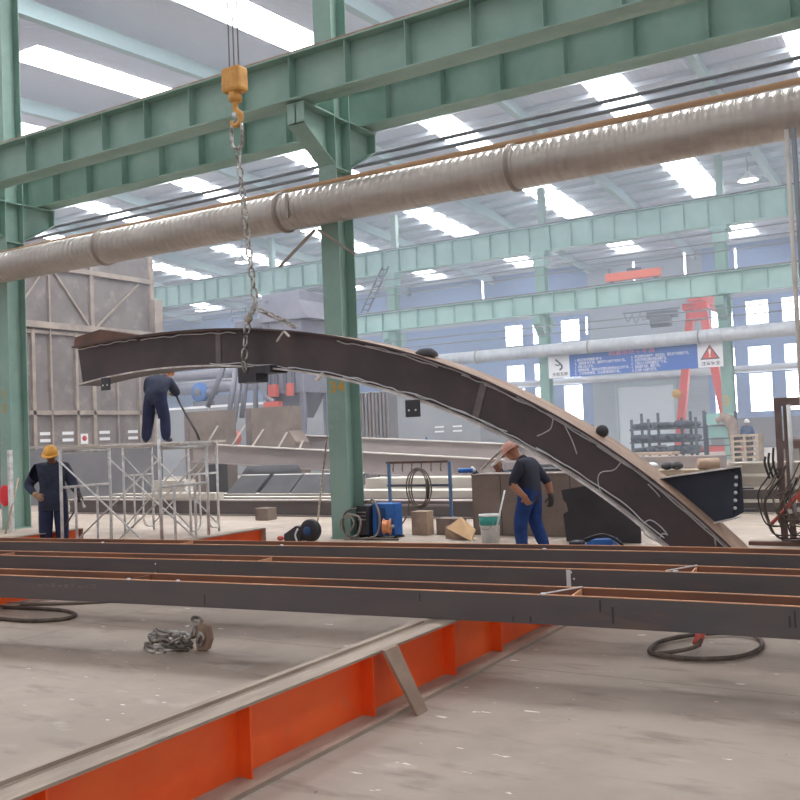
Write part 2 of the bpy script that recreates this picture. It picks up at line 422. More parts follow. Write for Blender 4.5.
# ------------------------------------------------------------------ steel columns and crane girders
def girder(name, label, x0, x1, y, z0, z1, b, mt, rail_m, stif=1.11, phase=0.):
    m = MB().box(x0, x1, y-.008, y+.008, z0, z1).box(x0, x1, y-b/2, y+b/2, z0, z0+.025).box(x0, x1, y-b/2, y+b/2, z1-.025, z1)
    o = tag(m.build(name, mt), label, 'crane girder', 'green crane girders')
    o['kind'] = 'thing'
    x = x0 + .2 + phase
    while x < x1:
        MB().box(x-.006, x+.006, y-b/2+.02, y+b/2-.02, z0+.025, z1-.025).build('stiffener', mt, o); x += stif
    MB().box(x0, x1, y-.05, y+.05, z1, z1+.11).build('rail', rail_m, o)
    return o
YA, YB = 13.17, 44.0
girder('crane_girder', 'green crane girder nearest the camera, crossing above the duct on the left', -24.5, 2, 12.2, 7.22, 7.98, .42, green, rail_mat, 1.11, .67)
girder('crane_girder', 'green crane girder behind the nearest one, resting on the far brackets of the columns', -24.5, 2, 14.05, 7.24, 8.05, .42, green, rail_mat, 1.11, .25)
def column(label, x, yn, cap=7.2, far=False, digits=None):
    """H column, near flange face at yn"""
    t = thing('steel_column', label, 'column', (x, yn+.23, 0), 'green steel columns')
    t['kind'] = 'thing'
    w, d = .37, .47
    MB().box(x-w/2, x+w/2, yn, yn+.022, 0, 14.3).build('flange', green, t, .004)
    MB().box(x-w/2, x+w/2, yn+d-.022, yn+d, 0, 14.3).build('flange', green, t, .004)
    MB().box(x-.009, x+.009, yn+.022, yn+d-.022, 0, 14.3).build('web', green, t)
    MB().box(x-.2, x+.2, yn-.02, yn+d+.02, 0, .02).build('base_plate', green, t)
    for sg in (-1, 1):
        ya = yn if sg < 0 else yn+d; ye = ya + sg*.84
        m = MB().prism([(x-.01, ya, 6.35), (x-.01, ya, cap-.03), (x-.01, ye, cap-.03), (x-.01, ye, cap-.36)], (.02, 0, 0))
        a = V((0, ye-ya, .49)).normalized()
        m.prism([(x-.17, ya, 6.35), (x-.17, ye, cap-.36), (x-.17, ye, cap-.34), (x-.17, ya, 6.37)], (.34, 0, 0))
        m.box(x-.19, x+.19, min(ya, ye), max(ya, ye), cap-.03, cap)
        m.box(x-.17, x+.17, min(ye, ye-sg*.02), max(ye, ye-sg*.02), cap-.36, cap-.03)
        m.build('bracket', green, t)
    for z in (cap-.02, 6.3): MB().box(x-w/2+.01, x+w/2-.01, yn+.022, yn+d-.022, z-.012, z+.012).build('stiffener', green, t)
    return t
colC = column('green steel column standing behind the middle of the arch, painted with yellow digits', -9.15, 12.93)
text('34', .26, (-9.28, 12.925, 2.47), yellow_paint, colC, width=.30)
colL = column('green steel column at the left edge with a red cloth hanging on it', -18.0, 12.93)
for ch, z in (('1', 2.86), ('3', 2.55)): text(ch, .27, (-18.08, 12.925, z), yellow_paint, colL)
# columns of the far row: two storeys of crane girders
def far_column(label, x, digit=None):
    t = thing('steel_column', label, 'column', (x, YB, 0), 'far green columns'); t['kind'] = 'thing'
    w, d = .5, .5
    m = MB()
    m.box(x-w/2, x+w/2, YB-d/2, YB-d/2+.03, 0, 10.6).box(x-w/2, x+w/2, YB+d/2-.03, YB+d/2, 0, 10.6).box(x-.02, x+.02, YB-d/2+.03, YB+d/2-.03, 0, 10.6)
    m.build('shaft', green_far, t)
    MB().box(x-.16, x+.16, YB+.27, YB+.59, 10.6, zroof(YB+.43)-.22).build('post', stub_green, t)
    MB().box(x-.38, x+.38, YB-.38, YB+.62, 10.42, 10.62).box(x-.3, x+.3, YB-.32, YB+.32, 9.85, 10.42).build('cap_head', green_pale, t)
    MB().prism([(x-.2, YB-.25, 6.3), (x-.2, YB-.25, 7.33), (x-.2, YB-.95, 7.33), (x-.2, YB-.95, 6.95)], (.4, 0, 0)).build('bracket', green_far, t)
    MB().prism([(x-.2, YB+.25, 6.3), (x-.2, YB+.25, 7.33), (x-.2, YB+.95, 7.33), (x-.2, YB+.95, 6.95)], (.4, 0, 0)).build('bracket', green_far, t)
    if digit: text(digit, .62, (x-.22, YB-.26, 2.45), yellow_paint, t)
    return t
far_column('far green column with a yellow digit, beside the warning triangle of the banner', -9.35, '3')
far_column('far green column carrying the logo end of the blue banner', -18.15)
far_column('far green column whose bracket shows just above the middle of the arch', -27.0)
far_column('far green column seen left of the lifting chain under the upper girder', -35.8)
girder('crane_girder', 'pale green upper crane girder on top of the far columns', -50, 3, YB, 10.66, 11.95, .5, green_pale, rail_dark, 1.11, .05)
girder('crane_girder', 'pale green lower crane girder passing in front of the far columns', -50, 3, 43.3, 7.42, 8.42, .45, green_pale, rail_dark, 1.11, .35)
# bus bars, pipes, ducts
def pipe_x(name, label, cat, x0, x1, y, z, r, mt, group=None, z1=None):
    return tag(MB().cyl((x0, y, z), (x1, y, z if z1 is None else z1), r, n=12).build(name, mt), label, cat, group)
pipe_x('conductor_bar', 'upper of the two dark conductor bars running above the big duct', 'conductor bar', -40, 3, 14.8, 7.03, .035, cable_dark)
pipe_x('conductor_bar', 'lower of the two dark conductor bars running above the big duct', 'conductor bar', -40, 3, 14.8, 6.86, .035, cable_dark)
pipe_x('service_pipe', 'thin brown pipe running along the top of the big duct', 'pipe', -24.6, 2, 12.86, 6.03, .045, brown_pipe)
for z, lab in ((10.15, 'topmost dark wire between the two far crane girders'), (9.72, 'second dark wire from the top between the two far crane girders'), (9.3, 'third dark wire from the top between the two far crane girders'),
               (6.75, 'upper dark wire between the lower far girder and the far duct'), (6.38, 'lower dark wire between the lower far girder and the far duct')):
    pipe_x('trolley_wire', lab, 'wire', -48, 3, 42.9, z, .03, cable_dark)
def duct(name, label, x0, x1, y, z0, z1, r, mt, step, rings, amp, ):
    t = thing(name, label, 'duct', (x0, y, z0))
    ax = V((x1-x0, 0, z1-z0)); L = ax.length; M = ax.to_track_quat('Z', 'Y').to_matrix()
    prof = []; k = 0; nn = int(L/step)
    for i in range(nn):
        h = i*step
        prof += [(r, h), (r, h+step*.8), (r-amp, h+step*.86), (r-amp, h+step*.94)]
    prof.append((r, L))
    MB().lathe(prof, (x0, y, z0), M, 28).build('spiral_pipe', mt, t)
    for x in rings:
        z = z0 + (z1-z0)*(x-x0)/(x1-x0)
        MB().lathe([(r, -.03), (r+.035, -.03), (r+.035, .03), (r, .03)], (x, y, z), M, 28).build('joint_ring', ring_mat, t)
    return t
dA = duct('air_duct', 'large grey spiral air duct crossing the whole photo in front of the columns', -24.6, 3, 12.5, 5.62, 5.5, .315, duct_mat, .14, (-14.2, -9.75, -5.5), .007)
m = MB()
for sg in (-1, 1):
    m.bar((-9.15+sg*.03, 12.55, 5.18), (-9.15+sg*.8-.3, 12.93, 4.75), .04, .04)
m.bar((-9.45, 12.17, 5.35), (-9.45, 12.17, 5.75), .05, .03)
m.build('hanger', ring_mat, dA)
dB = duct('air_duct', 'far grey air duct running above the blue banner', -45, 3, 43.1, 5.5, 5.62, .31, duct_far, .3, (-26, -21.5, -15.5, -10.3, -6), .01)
pipe_x('wall_pipe', 'light pipe fixed along the back wall behind the banner', 'pipe', -45, 3, 61.5, 4.97, .22, duct_far)

# lamps under the roof
def bay_lamp(p, label):
    t = thing('high_bay_lamp', label, 'lamp', p, 'high bay lamps')
    MB().lathe([(.1, .45), (.16, .3), (.5, .0), (.46, .0), (.12, .28)], p).build('reflector', banner_white, t)
    MB().lathe([(.02, .02), (.44, .02), (.44, .05), (.02, .05)], p).build('lens', lamp_mat, t)
    MB().cyl(V(p)+V((0,0,.45)), V((p[0], p[1], zroof(p[1])-.05)), .02).build('rod', cable_dark, t)
bay_lamp((-8.3, 45.6, 12.9), 'glowing high bay lamp under the roof at the right, above the upper far girder')
bay_lamp((-38.5, 44.8, 12.9), 'glowing high bay lamp under the roof left of the lifting chain')
bay_lamp((-54.6, 58.0, 12.75), 'glowing lamp seen below the upper far girder left of the lifting chain')

# steel ladder leaning at the far column
t = thing('steel_ladder', 'grey steel ladder leaning up to the upper far girder, right of the middle column', 'ladder', (-28.3, 43.0, 8.5))
for dx in (0, .42): MB().bar((-28.5+dx, 43.0, 8.53), (-27.0+dx, 43.0, 10.9), .07, .07).build('stringer', rack_steel, t)
for k in range(8):
    f = (k+.5)/8
    MB().bar((-28.5+1.5*f, 43., 8.53+2.37*f), (-28.08+1.5*f, 43., 8.53+2.37*f), .06, .05).build('rung', rack_steel, t)

# blue rules banner hung under the far duct
BY = 43.35
bn = thing('safety_banner', 'long blue safety banner with white rules hung under the far duct', 'banner', (-17.5, BY, 4.2))
def zb(x): return 4.2 + .0*(x+17.5)
MB().box(-16.64, -10.48, BY, BY+.03, 4.2, 5.32).build('blue_panel', banner_blue, bn)
o = MB().box(-17.74, -16.64, BY, BY+.03, 4.2, 5.32).build('logo_panel', banner_white, bn); o['label'] = 'white panel with the grey swoosh logo'
o = MB().box(-10.48, -9.37, BY, BY+.03, 4.2, 5.32).build('warning_panel', banner_white, bn); o['label'] = 'white panel with the red warning triangle'
MB().prism([(-10.365, BY-.012, 4.56), (-9.505, BY-.012, 4.56), (-9.935, BY-.012, 5.22)], (0, .01, 0)).build('triangle_border', ink, bn)
MB().prism([(-10.275, BY-.02, 4.61), (-9.595, BY-.02, 4.61), (-9.935, BY-.02, 5.13)], (0, .008, 0)).build('warning_triangle', banner_red, bn)
MB().prism([(-9.965, BY-.028, 4.76), (-9.905, BY-.028, 4.76), (-9.885, BY-.028, 5.0), (-9.985, BY-.028, 5.0)], (0, .006, 0)).box(-9.970, -9.900, BY-.028, BY-.022, 4.66, 4.72).build('exclamation_mark', banner_white, bn)
text('注意安全', .2, (-10.335, BY-.01, 4.31), ink, bn, width=.84)
sw = [(-17.350, 5.1), (-17.230, 5.0), (-17.090, 4.86), (-17.030, 4.76), (-17.050, 4.66), (-17.150, 4.58)]
MB().tube(smooth([(x, BY-.015, z) for x, z in sw]), .045, 6).build('logo_mark', ink, bn)
MB().tube(smooth([(-17.370, BY-.015, 4.86), (-17.270, BY-.015, 4.82), (-17.150, BY-.015, 4.83)]), .03, 6).build('logo_mark', ink, bn)
text('天凯东南', .2, (-17.550, BY-.01, 4.3), ink, bn, width=.8)
text('起重吊装十不吊', .22, (-14.65, BY-.01, 5.1), banner_pink, bn, width=2.2)
L1 = ['1、超负荷或被吊物重量不清不吊', '2、指挥信号不明、捆绑不牢或不平衡不吊。', '3、吊物上有人不吊。', '4、结构有缺陷、制动安全装置失灵影响安全工作不吊。', '5、工作场地昏暗、无法看清场地不吊。']
L2 = ['6、棱角物件未加衬垫、斜拉歪拉、埋在地下的物件不吊。', '7、容器内装物过满或易燃易爆不吊。', '8、六级以上大风和雷雨天气不吊。', '9、钢丝绳不合格、断股不吊。', '10、无人指挥、安全距离不够不吊。']
for i, (tx, w) in enumerate(zip(L1, (1.35, 2.55, .95, 2.7, 2.25))): text(tx, .16, (-16.370, BY-.01, 4.93-.165*i), banner_white, bn, width=w)
for i, (tx, w) in enumerate(zip(L2, (3.0, 1.85, 1.85, 1.5, 1.3))): text(tx, .16, (-13.550, BY-.01, 4.88-.16*i), banner_white, bn, width=w*.9)

# overhead crane end carriage on the far rail and the red gantry crane
t = thing('crane_carriage', 'orange crane end carriage standing on the lower far girder', 'crane carriage', (-13.2, 43.3, 8.53))
MB().box(-14.55, -11.95, 43.12, 43.48, 8.6, 8.98).build('body', carriage_mat, t, .02)
for x in (-14.3, -12.2):
    MB().cyl((x, 43.22, 8.66), (x, 43.38, 8.66), .13).build('wheel', machine_dark, t)
MB().box(-13.5, -12.9, 43.15, 43.45, 8.98, 9.12).box(-14.4, -14.3, 43.2, 43.3, 8.98, 9.2).build('buffer', machine_dark, t)
GY = 52.
g = thing('gantry_crane', 'red A-frame gantry crane standing behind the banner', 'crane', (-12.5, GY, 0))
for p, q in (((-12.8, GY, 7.8), (-13.85, GY, .35)), ((-12.15, GY, 7.8), (-11.05, GY, .35))): MB().bar(p, q, .42, .42, (0,1,0)).build('leg', gantry_red, g, .02)
MB().box(-12.95, -12.0, GY-.3, GY+.3, 7.3, 7.75).box(-13.2, -11.85, GY-.35, GY+.35, 7.9, 8.25).prism([(-13.2,GY-.35,8.25),(-12.3,GY-.35,7.7),(-12.0,GY-.35,7.7),(-12.8,GY-.35,8.25)],(0,.7,0)).build('head', gantry_red, g, .03)
MB().box(-14.4, -10.4, GY-.25, GY+.25, .12, .45).build('end_carriage', gantry_red, g)
for x in (-14., -10.8): MB().cyl((x, GY-.1, .16), (x, GY+.1, .16), .16).build('wheel', machine_dark, g)
MB().box(-12.9, -12.1, GY-.4, GY+7, 8.35, 9.0).build('bridge_girder', gantry_red, g)
MB().cyl((-13.72, GY-.25, 3.35), (-13.72, GY-.45, 3.35), .24, n=18).build('cable_reel', yellow_paint, g)
h = thing('chain_hoist', 'dark chain hoist hanging beside the head of the red gantry crane', 'hoist', (-14.1, 51.6, 8.0))
MB().box(-15.1, -13.4, 51.4, 51.6, 7.55, 7.95).cyl((-14.9, 51.6, 7.4), (-13.8, 51.6, 7.4), .33).build('motor', machine_dark, h)
MB().box(-16.5, -13.28, 51.55, 51.6, 8.0, 8.08).build('track', machine_dark, h)
for k in range(5): MB().tube(smooth([(-16.4+k*.45, 51.6, 8.0), (-16.2+k*.45, 51.6, 7.55-.1*(k % 2)), (-15.95+k*.45, 51.6, 8.0)]), .04, 6).build('festoon_cable', cable_dark, h)

# ================================================================== THE ARCH
import numpy as np
AC = V((-10.45, 0, -8.9))
TOPP = [(-12.55,3.37),(-11.88,3.41),(-10.54,3.41),(-9.71,3.39),(-8.93,3.35),(-8.2,3.25),(-7.51,3.13),(-6.86,2.97),(-6.25,2.79),(-5.53,2.54),(-5.12,2.36),(-4.85,2.25),(-4.47,2.06),(-4.1,1.84),(-3.86,1.68),(-3.52,1.45),(-3.18,1.21),(-2.97,1.05),(-2.66,.78),(-2.26,.39)]
BOTP = [(-12.46,2.73),(-11.67,2.8),(-10.56,2.85),(-9.73,2.84),(-8.96,2.79),(-8.23,2.69),(-7.54,2.55),(-6.89,2.38),(-6.28,2.2),(-5.55,1.96),(-5.15,1.76),(-4.5,1.43),(-4.13,1.22),(-3.78,1.01),(-3.44,.78),(-3.02,.38)]
def radial(pts):
    a = [math.atan2(x-AC.x, z-AC.z) for x, z in pts]; r = [math.hypot(x-AC.x, z-AC.z) for x, z in pts]
    return np.polyfit(a, r, 4)
PT, PB = radial(TOPP), radial(BOTP)
A0, AT1, AB1 = math.radians(-9.75), math.radians(43.7), math.radians(41.2)
AY, AYN, AYF = 10.43, 10.3, 10.84            # web, near and far flange edges
def apt(t, side, off=0., y=AY):
    a = A0 + t*((AT1 if side else AB1) - A0); r = float(np.polyval(PT if side else PB, a)) + off
    return V((AC.x + r*math.sin(a), y, AC.z + r*math.cos(a)))
arch = thing('arch_beam', 'long curved dark steel arch girder hung from the chain, its right end down on the floor', 'arch girder', (-9, AY, 0))
N = 72
def strip(m, side, o0, o1, y0, y1, n=N):
    vs = []
    for i in range(n+1):
        t = i/n
        vs += [apt(t, side, o0, y0), apt(t, side, o0, y1), apt(t, side, o1, y1), apt(t, side, o1, y0)]
    fs = [(4*i+k, 4*i+(k+1) % 4, 4*i+4+(k+1) % 4, 4*i+4+k) for i in range(n) for k in range(4)]
    m._add(vs, fs + [(3,2,1,0), (4*n, 4*n+1, 4*n+2, 4*n+3)])
m = MB(); vs = []
for i in range(N+1):
    t = i/N; p, q = apt(t, 1, -.02), apt(t, 0, .02)
    vs += [V((p.x, AY-.01, p.z)), V((p.x, AY+.01, p.z)), V((q.x, AY+.01, q.z)), V((q.x, AY-.01, q.z))]
m._add(vs, [(4*i+k, 4*i+(k+1) % 4, 4*i+4+(k+1) % 4, 4*i+4+k) for i in range(N) for k in range(4)] + [(3,2,1,0), (4*N, 4*N+1, 4*N+2, 4*N+3)])
m.build('web', arch_web, arch)
m = MB(); strip(m, 1, -.022, 0, AYN, AYF); o = m.build('top_flange', arch_flange, arch); o['label'] = 'tan upper flange with bare worn top face'
m = MB(); strip(m, 0, 0, .022, AYN, AYF); o = m.build('bottom_flange', [arch_web, arch_edge], arch)
for i, q in enumerate(o.data.polygons): q.material_index = 1 if (i < 4*N and i % 4 in (1, 3)) or q.normal.z > .3 else 0  # edges and upward face painted bright where light strikes, underside left dark
m = MB(); strip(m, 0, -.002, .02, AYN-.004, AYN+.002); m.build('flange_edge', arch_edge, arch); o['label'] = 'lower flange with edges and top face brightened as if lit'
for t, tb in ((.269, .285), (.658, .696)):
    p, q = apt(t, 1, -.024, AY-.02), apt(tb, 0, .024, AY-.02); d = V((1,0,0))
    MB().prism([p-d*.05, p+d*.05, q+d*.05, q-d*.05], (0, .009, 0)).build('web_stiffener', arch_seam, arch)
m = MB(); strip(m, 1, -.024, -.001, AYN-.004, AYN+.004); m.build('flange_edge', arch_web, arch)
# lugs with bolt holes under the lower flange and small clips on the upper one
def lug(t, w, h):
    p = apt(t, 0, 0); M = Matrix.Translation(p)
    o = MB().box(-w/2, w/2, -.16, -.14, -h, 0, M).build('lug_plate', black_paint, arch)
    for dx in (-.05, .05): MB().cyl(p+V((dx, -.162, -h*.6)), p+V((dx, -.168, -h*.6)), .014, n=10).build('bolt_hole', chalk, o)
lug(.067, .2, .2); lug(.615, .21, .22)
p = apt(.349, 0, 0); MB().box(-.2, .1, -.19, .2, -.1, 0, Matrix.Translation(p+V((.35,0,0)))).build('clamp_bar', black_paint, arch)
lug_p = apt(.349, 0, 0); MB().box(-.16, .17, -.17, .1, -.22, -.002, Matrix.Translation(lug_p)).build('lug_plate', black_paint, arch)
for t in (.388,):
    p = apt(t, 1, -.03); MB().bar(p+V((-.1,-.21,-.13)), p+V((.03,-.21,0)), .03, .02).bar(p+V((.12,-.21,-.08)), p+V((.03,-.21,0)), .03, .02).build('clip', arch_edge, arch)
p = apt(.476, 0, .0); MB().bar(p+V((-.05,-.22,-.05)), p+V((.07,-.22,.03)), .05, .04).build('clip', arch_edge, arch)
p = apt(.575, 1, 0); MB().lathe([(.16,0),(.15,.05),(.09,.1),(.0,.11)], p+V((0,.1,-.01)), n=16).build('lifting_eye', black_paint, arch)
p = apt(.79, 1, 0); MB().ball(p+V((.04,.2,.03)), .075).build('lifting_eye', black_paint, arch)
# stub of the neighbouring girder welded on the left end and the bolted stub on the right
m = MB().prism([(-12.75,10.5,3.4),(-12.1,10.5,3.42),(-11.3,10.5,3.43),(-11.3,10.5,3.47),(-12.1,10.5,3.63),(-12.72,10.5,3.55)],(0,.35,0))
o = m.build('end_stub', dark_brown, arch); o['label'] = 'short rusty stub on the left end of the arch'
SY = 10.62
s0, s1 = at(659,478.5,SY), at(740,466.5,SY); b0, b1 = at(704,525,SY), at(733,518,SY)
st = MB().prism([s0, s1, at(741.5,474,SY), at(744,512,SY), b1, b0], (0, .015, 0)).build('bolted_stub', stub_steel, arch); st['label'] = 'blue-black stub beam with a bolted end plate'
MB().bar(s0+V((-.03,0,0)), s1, .22, .014, (0,0,1)).build('stub_flange', arch_edge, st)
MB().bar(b0, b1+V((.06,0,.01)), .22, .014, (0,0,1)).build('stub_flange', arch_edge, st)
MB().prism([s1+V((-.12,-.03,-.03)), s1+V((-.01,-.03,-.1)), b1+V((.0,-.03,.03)), b1+V((-.1,-.03,.02))], (0, .02, 0)).build('end_plate', stub_steel, st)
for k in range(5):
    f = (k+.4)/5; p = (s1+V((-.035,-.034,-.08))).lerp(b1+V((.03,-.034,.06)), f)
    MB().cyl(p, p+V((0,-.004,0)), .02, n=12).build('bolt_hole', chalk, st)
for z in (.97, .74): MB().bar((-2.3, 10.64, z), (-2.05, 10.64, z), .05, .015).build('tab', stub_steel, st)
# loose welding wire peeled off along both seams
def wire(pts, r=.006): r = r*1.3; return MB().tube(smooth(pts, 5), r, 5).build('loose_wire', film, arch)
def seam(side, t0, t1, n, off, amp, seed):
    rr = random.Random(seed); return [apt(t0+(t1-t0)*i/n, side, off + rr.uniform(-amp, amp), AY-.016-abs(rr.uniform(0,.03))) for i in range(n+1)]
for k, (t0, t1) in enumerate(((.0,.12),(.13,.3),(.46,.6),(.5,.64),(.63,.75),(.66,.83),(.7,.88),(.76,.93),(.8,.99),(.85,1.),(.78,.97))):
    wire(seam(1, t0, t1, 12, -.05-.012*(k % 3), .012, k), .007)
for k, (t0, t1) in enumerate(((.27,.42),(.41,.56),(.5,.63),(.6,.74),(.66,.82),(.78,.95))):
    wire(seam(0, t0, t1, 12, .045+.012*(k % 2), .012, 30+k), .007)
def loop(pix): wire([at(x, y, AY-.016) for x, y in pix], .006)
loop([(621,462),(614,470),(602,472),(598,478),(600,490),(607,497)])
loop([(642,525),(650,520),(660,526),(667,534)]); loop([(640,526),(646,535),(658,541),(662,534),(668,535)])
loop([(565,426),(572,440),(577,454)]); loop([(553,418),(551,428),(544,433),(537,436)]); loop([(648,484),(656,492),(660,497)])
loop([(700,520),(712,530),(716,546)])

# ------------------------------------------------------------------ lifting chain and hook
hk = thing('crane_hook', 'yellow crane hook block at the top of the lifting chain', 'crane hook', (-9.15, 10.62, 6.7))
MB().box(-9.33, -8.97, 10.5, 10.74, 6.92, 7.3).build('hook_block', hook_yel, hk, .05)
MB().lathe([(.06,0),(.1,.02),(.1,.14),(.06,.16)], (-9.15,10.62,6.78)).build('swivel', hook_yel, hk)
hp = [(-9.15,10.62,6.8),(-9.15,10.62,6.66),(-9.06,10.62,6.58),(-9.08,10.62,6.46),(-9.17,10.62,6.43),(-9.25,10.62,6.5)]
MB().tube(smooth(hp), [.045]*10+[.045-.001*i for i in range(16)], 10).build('hook', hook_yel, hk)
for dx in (-.09, .0, .09): MB().cyl((-9.15+dx,10.62,7.3), (-9.15+dx,10.62,16), .012, n=6).build('rope', cable_dark, hk)
MB().box(-9.19, -9.11, 10.58, 10.66, 6.56, 6.62).build('latch', white_plastic, hk)
ch = thing('lifting_chain', 'bright steel lifting chain holding the arch from the crane hook', 'chain', (-9.1, 10.62, 3.5))
MB().link((-9.14,10.62,6.28), (0,0,1), (1,0,0), .46, .26, .026, 8, 7).build('master_link', chain_mat, ch)
MB().chain([(-9.14,10.62,6.09), (-8.98,10.6,4.6), (-8.83,10.55,3.64)], .19, .12, .017).build('main_strand', chain_mat, ch)
MB().bar((-8.8,10.52,3.7), (-8.78,10.36,3.52), .05, .06).ball((-8.74,10.26,3.45), .065, (1.2,.7,1)).build('shortening_hook', chain_mat, ch)
pf = apt(.349, 0, 0)
MB().chain([(-8.74,10.25,3.4), (-8.78,10.23,3.1), (-8.83,10.24,2.8), (-8.83,10.27,2.68)], .19, .12, .017).build('front_leg', chain_mat, ch)
MB().chain([(-8.8,10.56,3.62), (-8.5,10.78,3.44), (-8.3,10.8,3.32)], .15, .095, .015).build('rear_leg', chain_dark, ch)

# ================================================================== FOREGROUND
# three long H-beams lying on their sides across the orange stands
SL = .115; ud = V((1, SL, 0)).normalized(); nd = V((-SL, 1, 0)).normalized()
def sag(x): return -.035*min(1., ((x+3.2)/3.2)**2)*(1 if x > -3.2 else 0)
def floor_beam(y0, w, label, xs=(-14., 2.2)):
    t = thing('steel_beam', label, 'steel beam', (-4, y0, .4), 'long dark beams across the stands')
    def P(x, off, z):
        p = V((-4, y0, 0)) + ud*((x+4)/ud.x) + nd*off; return V((p.x, p.y, z+sag(x)+.003))
    n = 26; X = [xs[0]+(xs[1]-xs[0])*i/n for i in range(n+1)]
    def plate(o0, o1, z0, z1):
        m = MB(); vs = []
        for x in X: vs += [P(x,o0,z0), P(x,o1,z0), P(x,o1,z1), P(x,o0,z1)]
        m._add(vs, [(4*i+k, 4*i+(k+1) % 4, 4*i+4+(k+1) % 4, 4*i+4+k) for i in range(n) for k in range(4)] + [(3,2,1,0), (4*n,4*n+1,4*n+2,4*n+3)]); return m
    plate(0, .014, .4, .594).build('near_flange', beam_mat, t)
    o = plate(-.001, .015, .594, .6).build('flange_edge', beam_edge, t); o['label'] = 'bare rusty upper edge'
    plate(w-.014, w, .4, .594).build('far_flange', beam_rust, t)
    plate(w-.015, w+.001, .594, .6).build('flange_edge', beam_edge, t)
    plate(.014, w-.014, .495, .507).build('web', beam_rust, t)
    def rib(x, m2=beam_edge):
        m = MB(); a, b = P(x, .014, .507), P(x, w-.014, .507); m.prism([a, b, V((b.x, b.y, .592+sag(x))), V((a.x, a.y, .592+sag(x)))], (.012, 0, 0)); m.build('stiffener', m2, t)
    return t, P, rib
b1, P1, rib1 = floor_beam(5.66, .34, 'dark steel beam at the front of the three across the orange stands')
b2, P2, rib2 = floor_beam(6.82, .34, 'dark steel beam in the middle of the three across the orange stands')
b3, P3, rib3 = floor_beam(7.94, .36, 'dark steel beam at the back of the three across the orange stands')
rib1(-2.33); rib1(-6.05, beam_rust); rib2(-1.85); rib2(-5.7); rib2(-9.0); rib3(-7.6)
def mark(Pf, x, z0, z1, o=-.003, w=.03, mt=chalk, par=b1):
    a = Pf(x, o, z0); b = Pf(x, o, z1); m = MB().prism([a, a+ud*w, b+ud*w, b], (0, .002, 0)); m.build('paint_mark', mt, par)
mark(P2, -2.78, .41, .59, par=b2, w=.035); mark(P2, -6.85, .41, .59, par=b2, w=.07, mt=beam_mat)
for x, z in ((-2.74,.57), (-2.72,.52), (-2.71,.45)): MB().ball(P2(x,-.004,z), .008).build('weld_spot', chalk, b2)
for x, z in ((-6.8,.55), (-6.8,.46)): MB().ball(P2(x,-.004,z), .007).build('weld_spot', chalk, b2)
for Pf, x, par in ((P1,-2.5,b1), (P1,-6.0,b1), (P1,-5.5,b1), (P2,-1.95,b2), (P3,-6.2,b3), (P3,-3.4,b3), (P3,-8.6,b3)):
    p = Pf(x, .0, .602); MB().ball(p, .014, (1.6,1,.7)).build('weld_spot', chalk, par)
a, b = P1(-2.5, .01, .603), P1(-2.32, .33, .603); MB().bar(a, b, .012, .008).build('tack_strip', chalk, b1)
a, b = P2(-2.02, .01, .603), P2(-1.84, .33, .603); MB().bar(a, b, .012, .008).build('tack_strip', chalk, b2)
for x, z0, z1 in ((-.97,.47,.57), (-1.0,.47,.54), (-2.05,.43,.54), (-2.13,.5,.58), (-2.72,.41,.45), (-2.6,.41,.45), (-3.4,.52,.58), (-5.25,.42,.5)): mark(P1, x, z0, z1, w=.012, mt=black_paint)
for i in range(9): mark(P1, -7.0+.075*i, .51+.006*(i % 2), .53+.008*(i % 3), w=.05, mt=arch_seam)

# orange stands
def orange_girder(x, y0, y1, label, braces=()):
    t = thing('orange_stand', label, 'stand', (x, y0, 0), 'orange girder stands')
    MB().box(x-.008, x+.008, y0, y1, .025, .385).build('web', orange, t)
    MB().box(x-.1, x+.1, y0, y1, .385, .4).build('top_flange', flange_grey, t)
    MB().box(x-.17, x+.17, y0, y1, .002, .025).build('bottom_flange', flange_grey, t)
    MB().box(x-.09, x-.035, y0, y1, .4, .402).build('edge_strip', flange_grey, t)
    for y in braces: MB().box(x+.008, x+.095, y-.006, y+.006, .025, .385).build('stiffener', orange, t)
    MB().box(x-.1, x+.1, y1-.012, y1, .025, .385).build('end_plate', flange_grey, t)
    return t
og = orange_girder(-3.235, 1.2, 9.75, 'orange girder stand with grey flanges running under the dark beams at the bottom', (2.4, 3.6, 4.72, 5.75, 6.5, 7.5))
MB().box(-3.335, -3.29, 1.2, 5.6, .4, .42).build('rail_angle', flange_grey, og)
MB().bar((-3.17, 4.72, .012), (-3.17, 4.72, .0121), .01, .01).build('shim', flange_grey, og)
MB().prism([(-3.13, 4.8, .4), (-3.13, 4.96, .4), (-2.97, 5.02, .0), (-2.97, 4.9, .0)], (.02, 0, .0)).build('brace_plate', plank_grey, og)
orange_girder(-9.18, 2.5, 10.9, 'orange girder stand whose far end shows behind the dark beams below the scaffold', (3.5, 5, 6.3, 8, 9.5))
o3 = orange_girder(-12.5, 4, 10.3, 'orange girder stand at the left, its far end beside the left worker', (6, 8, 9.6))

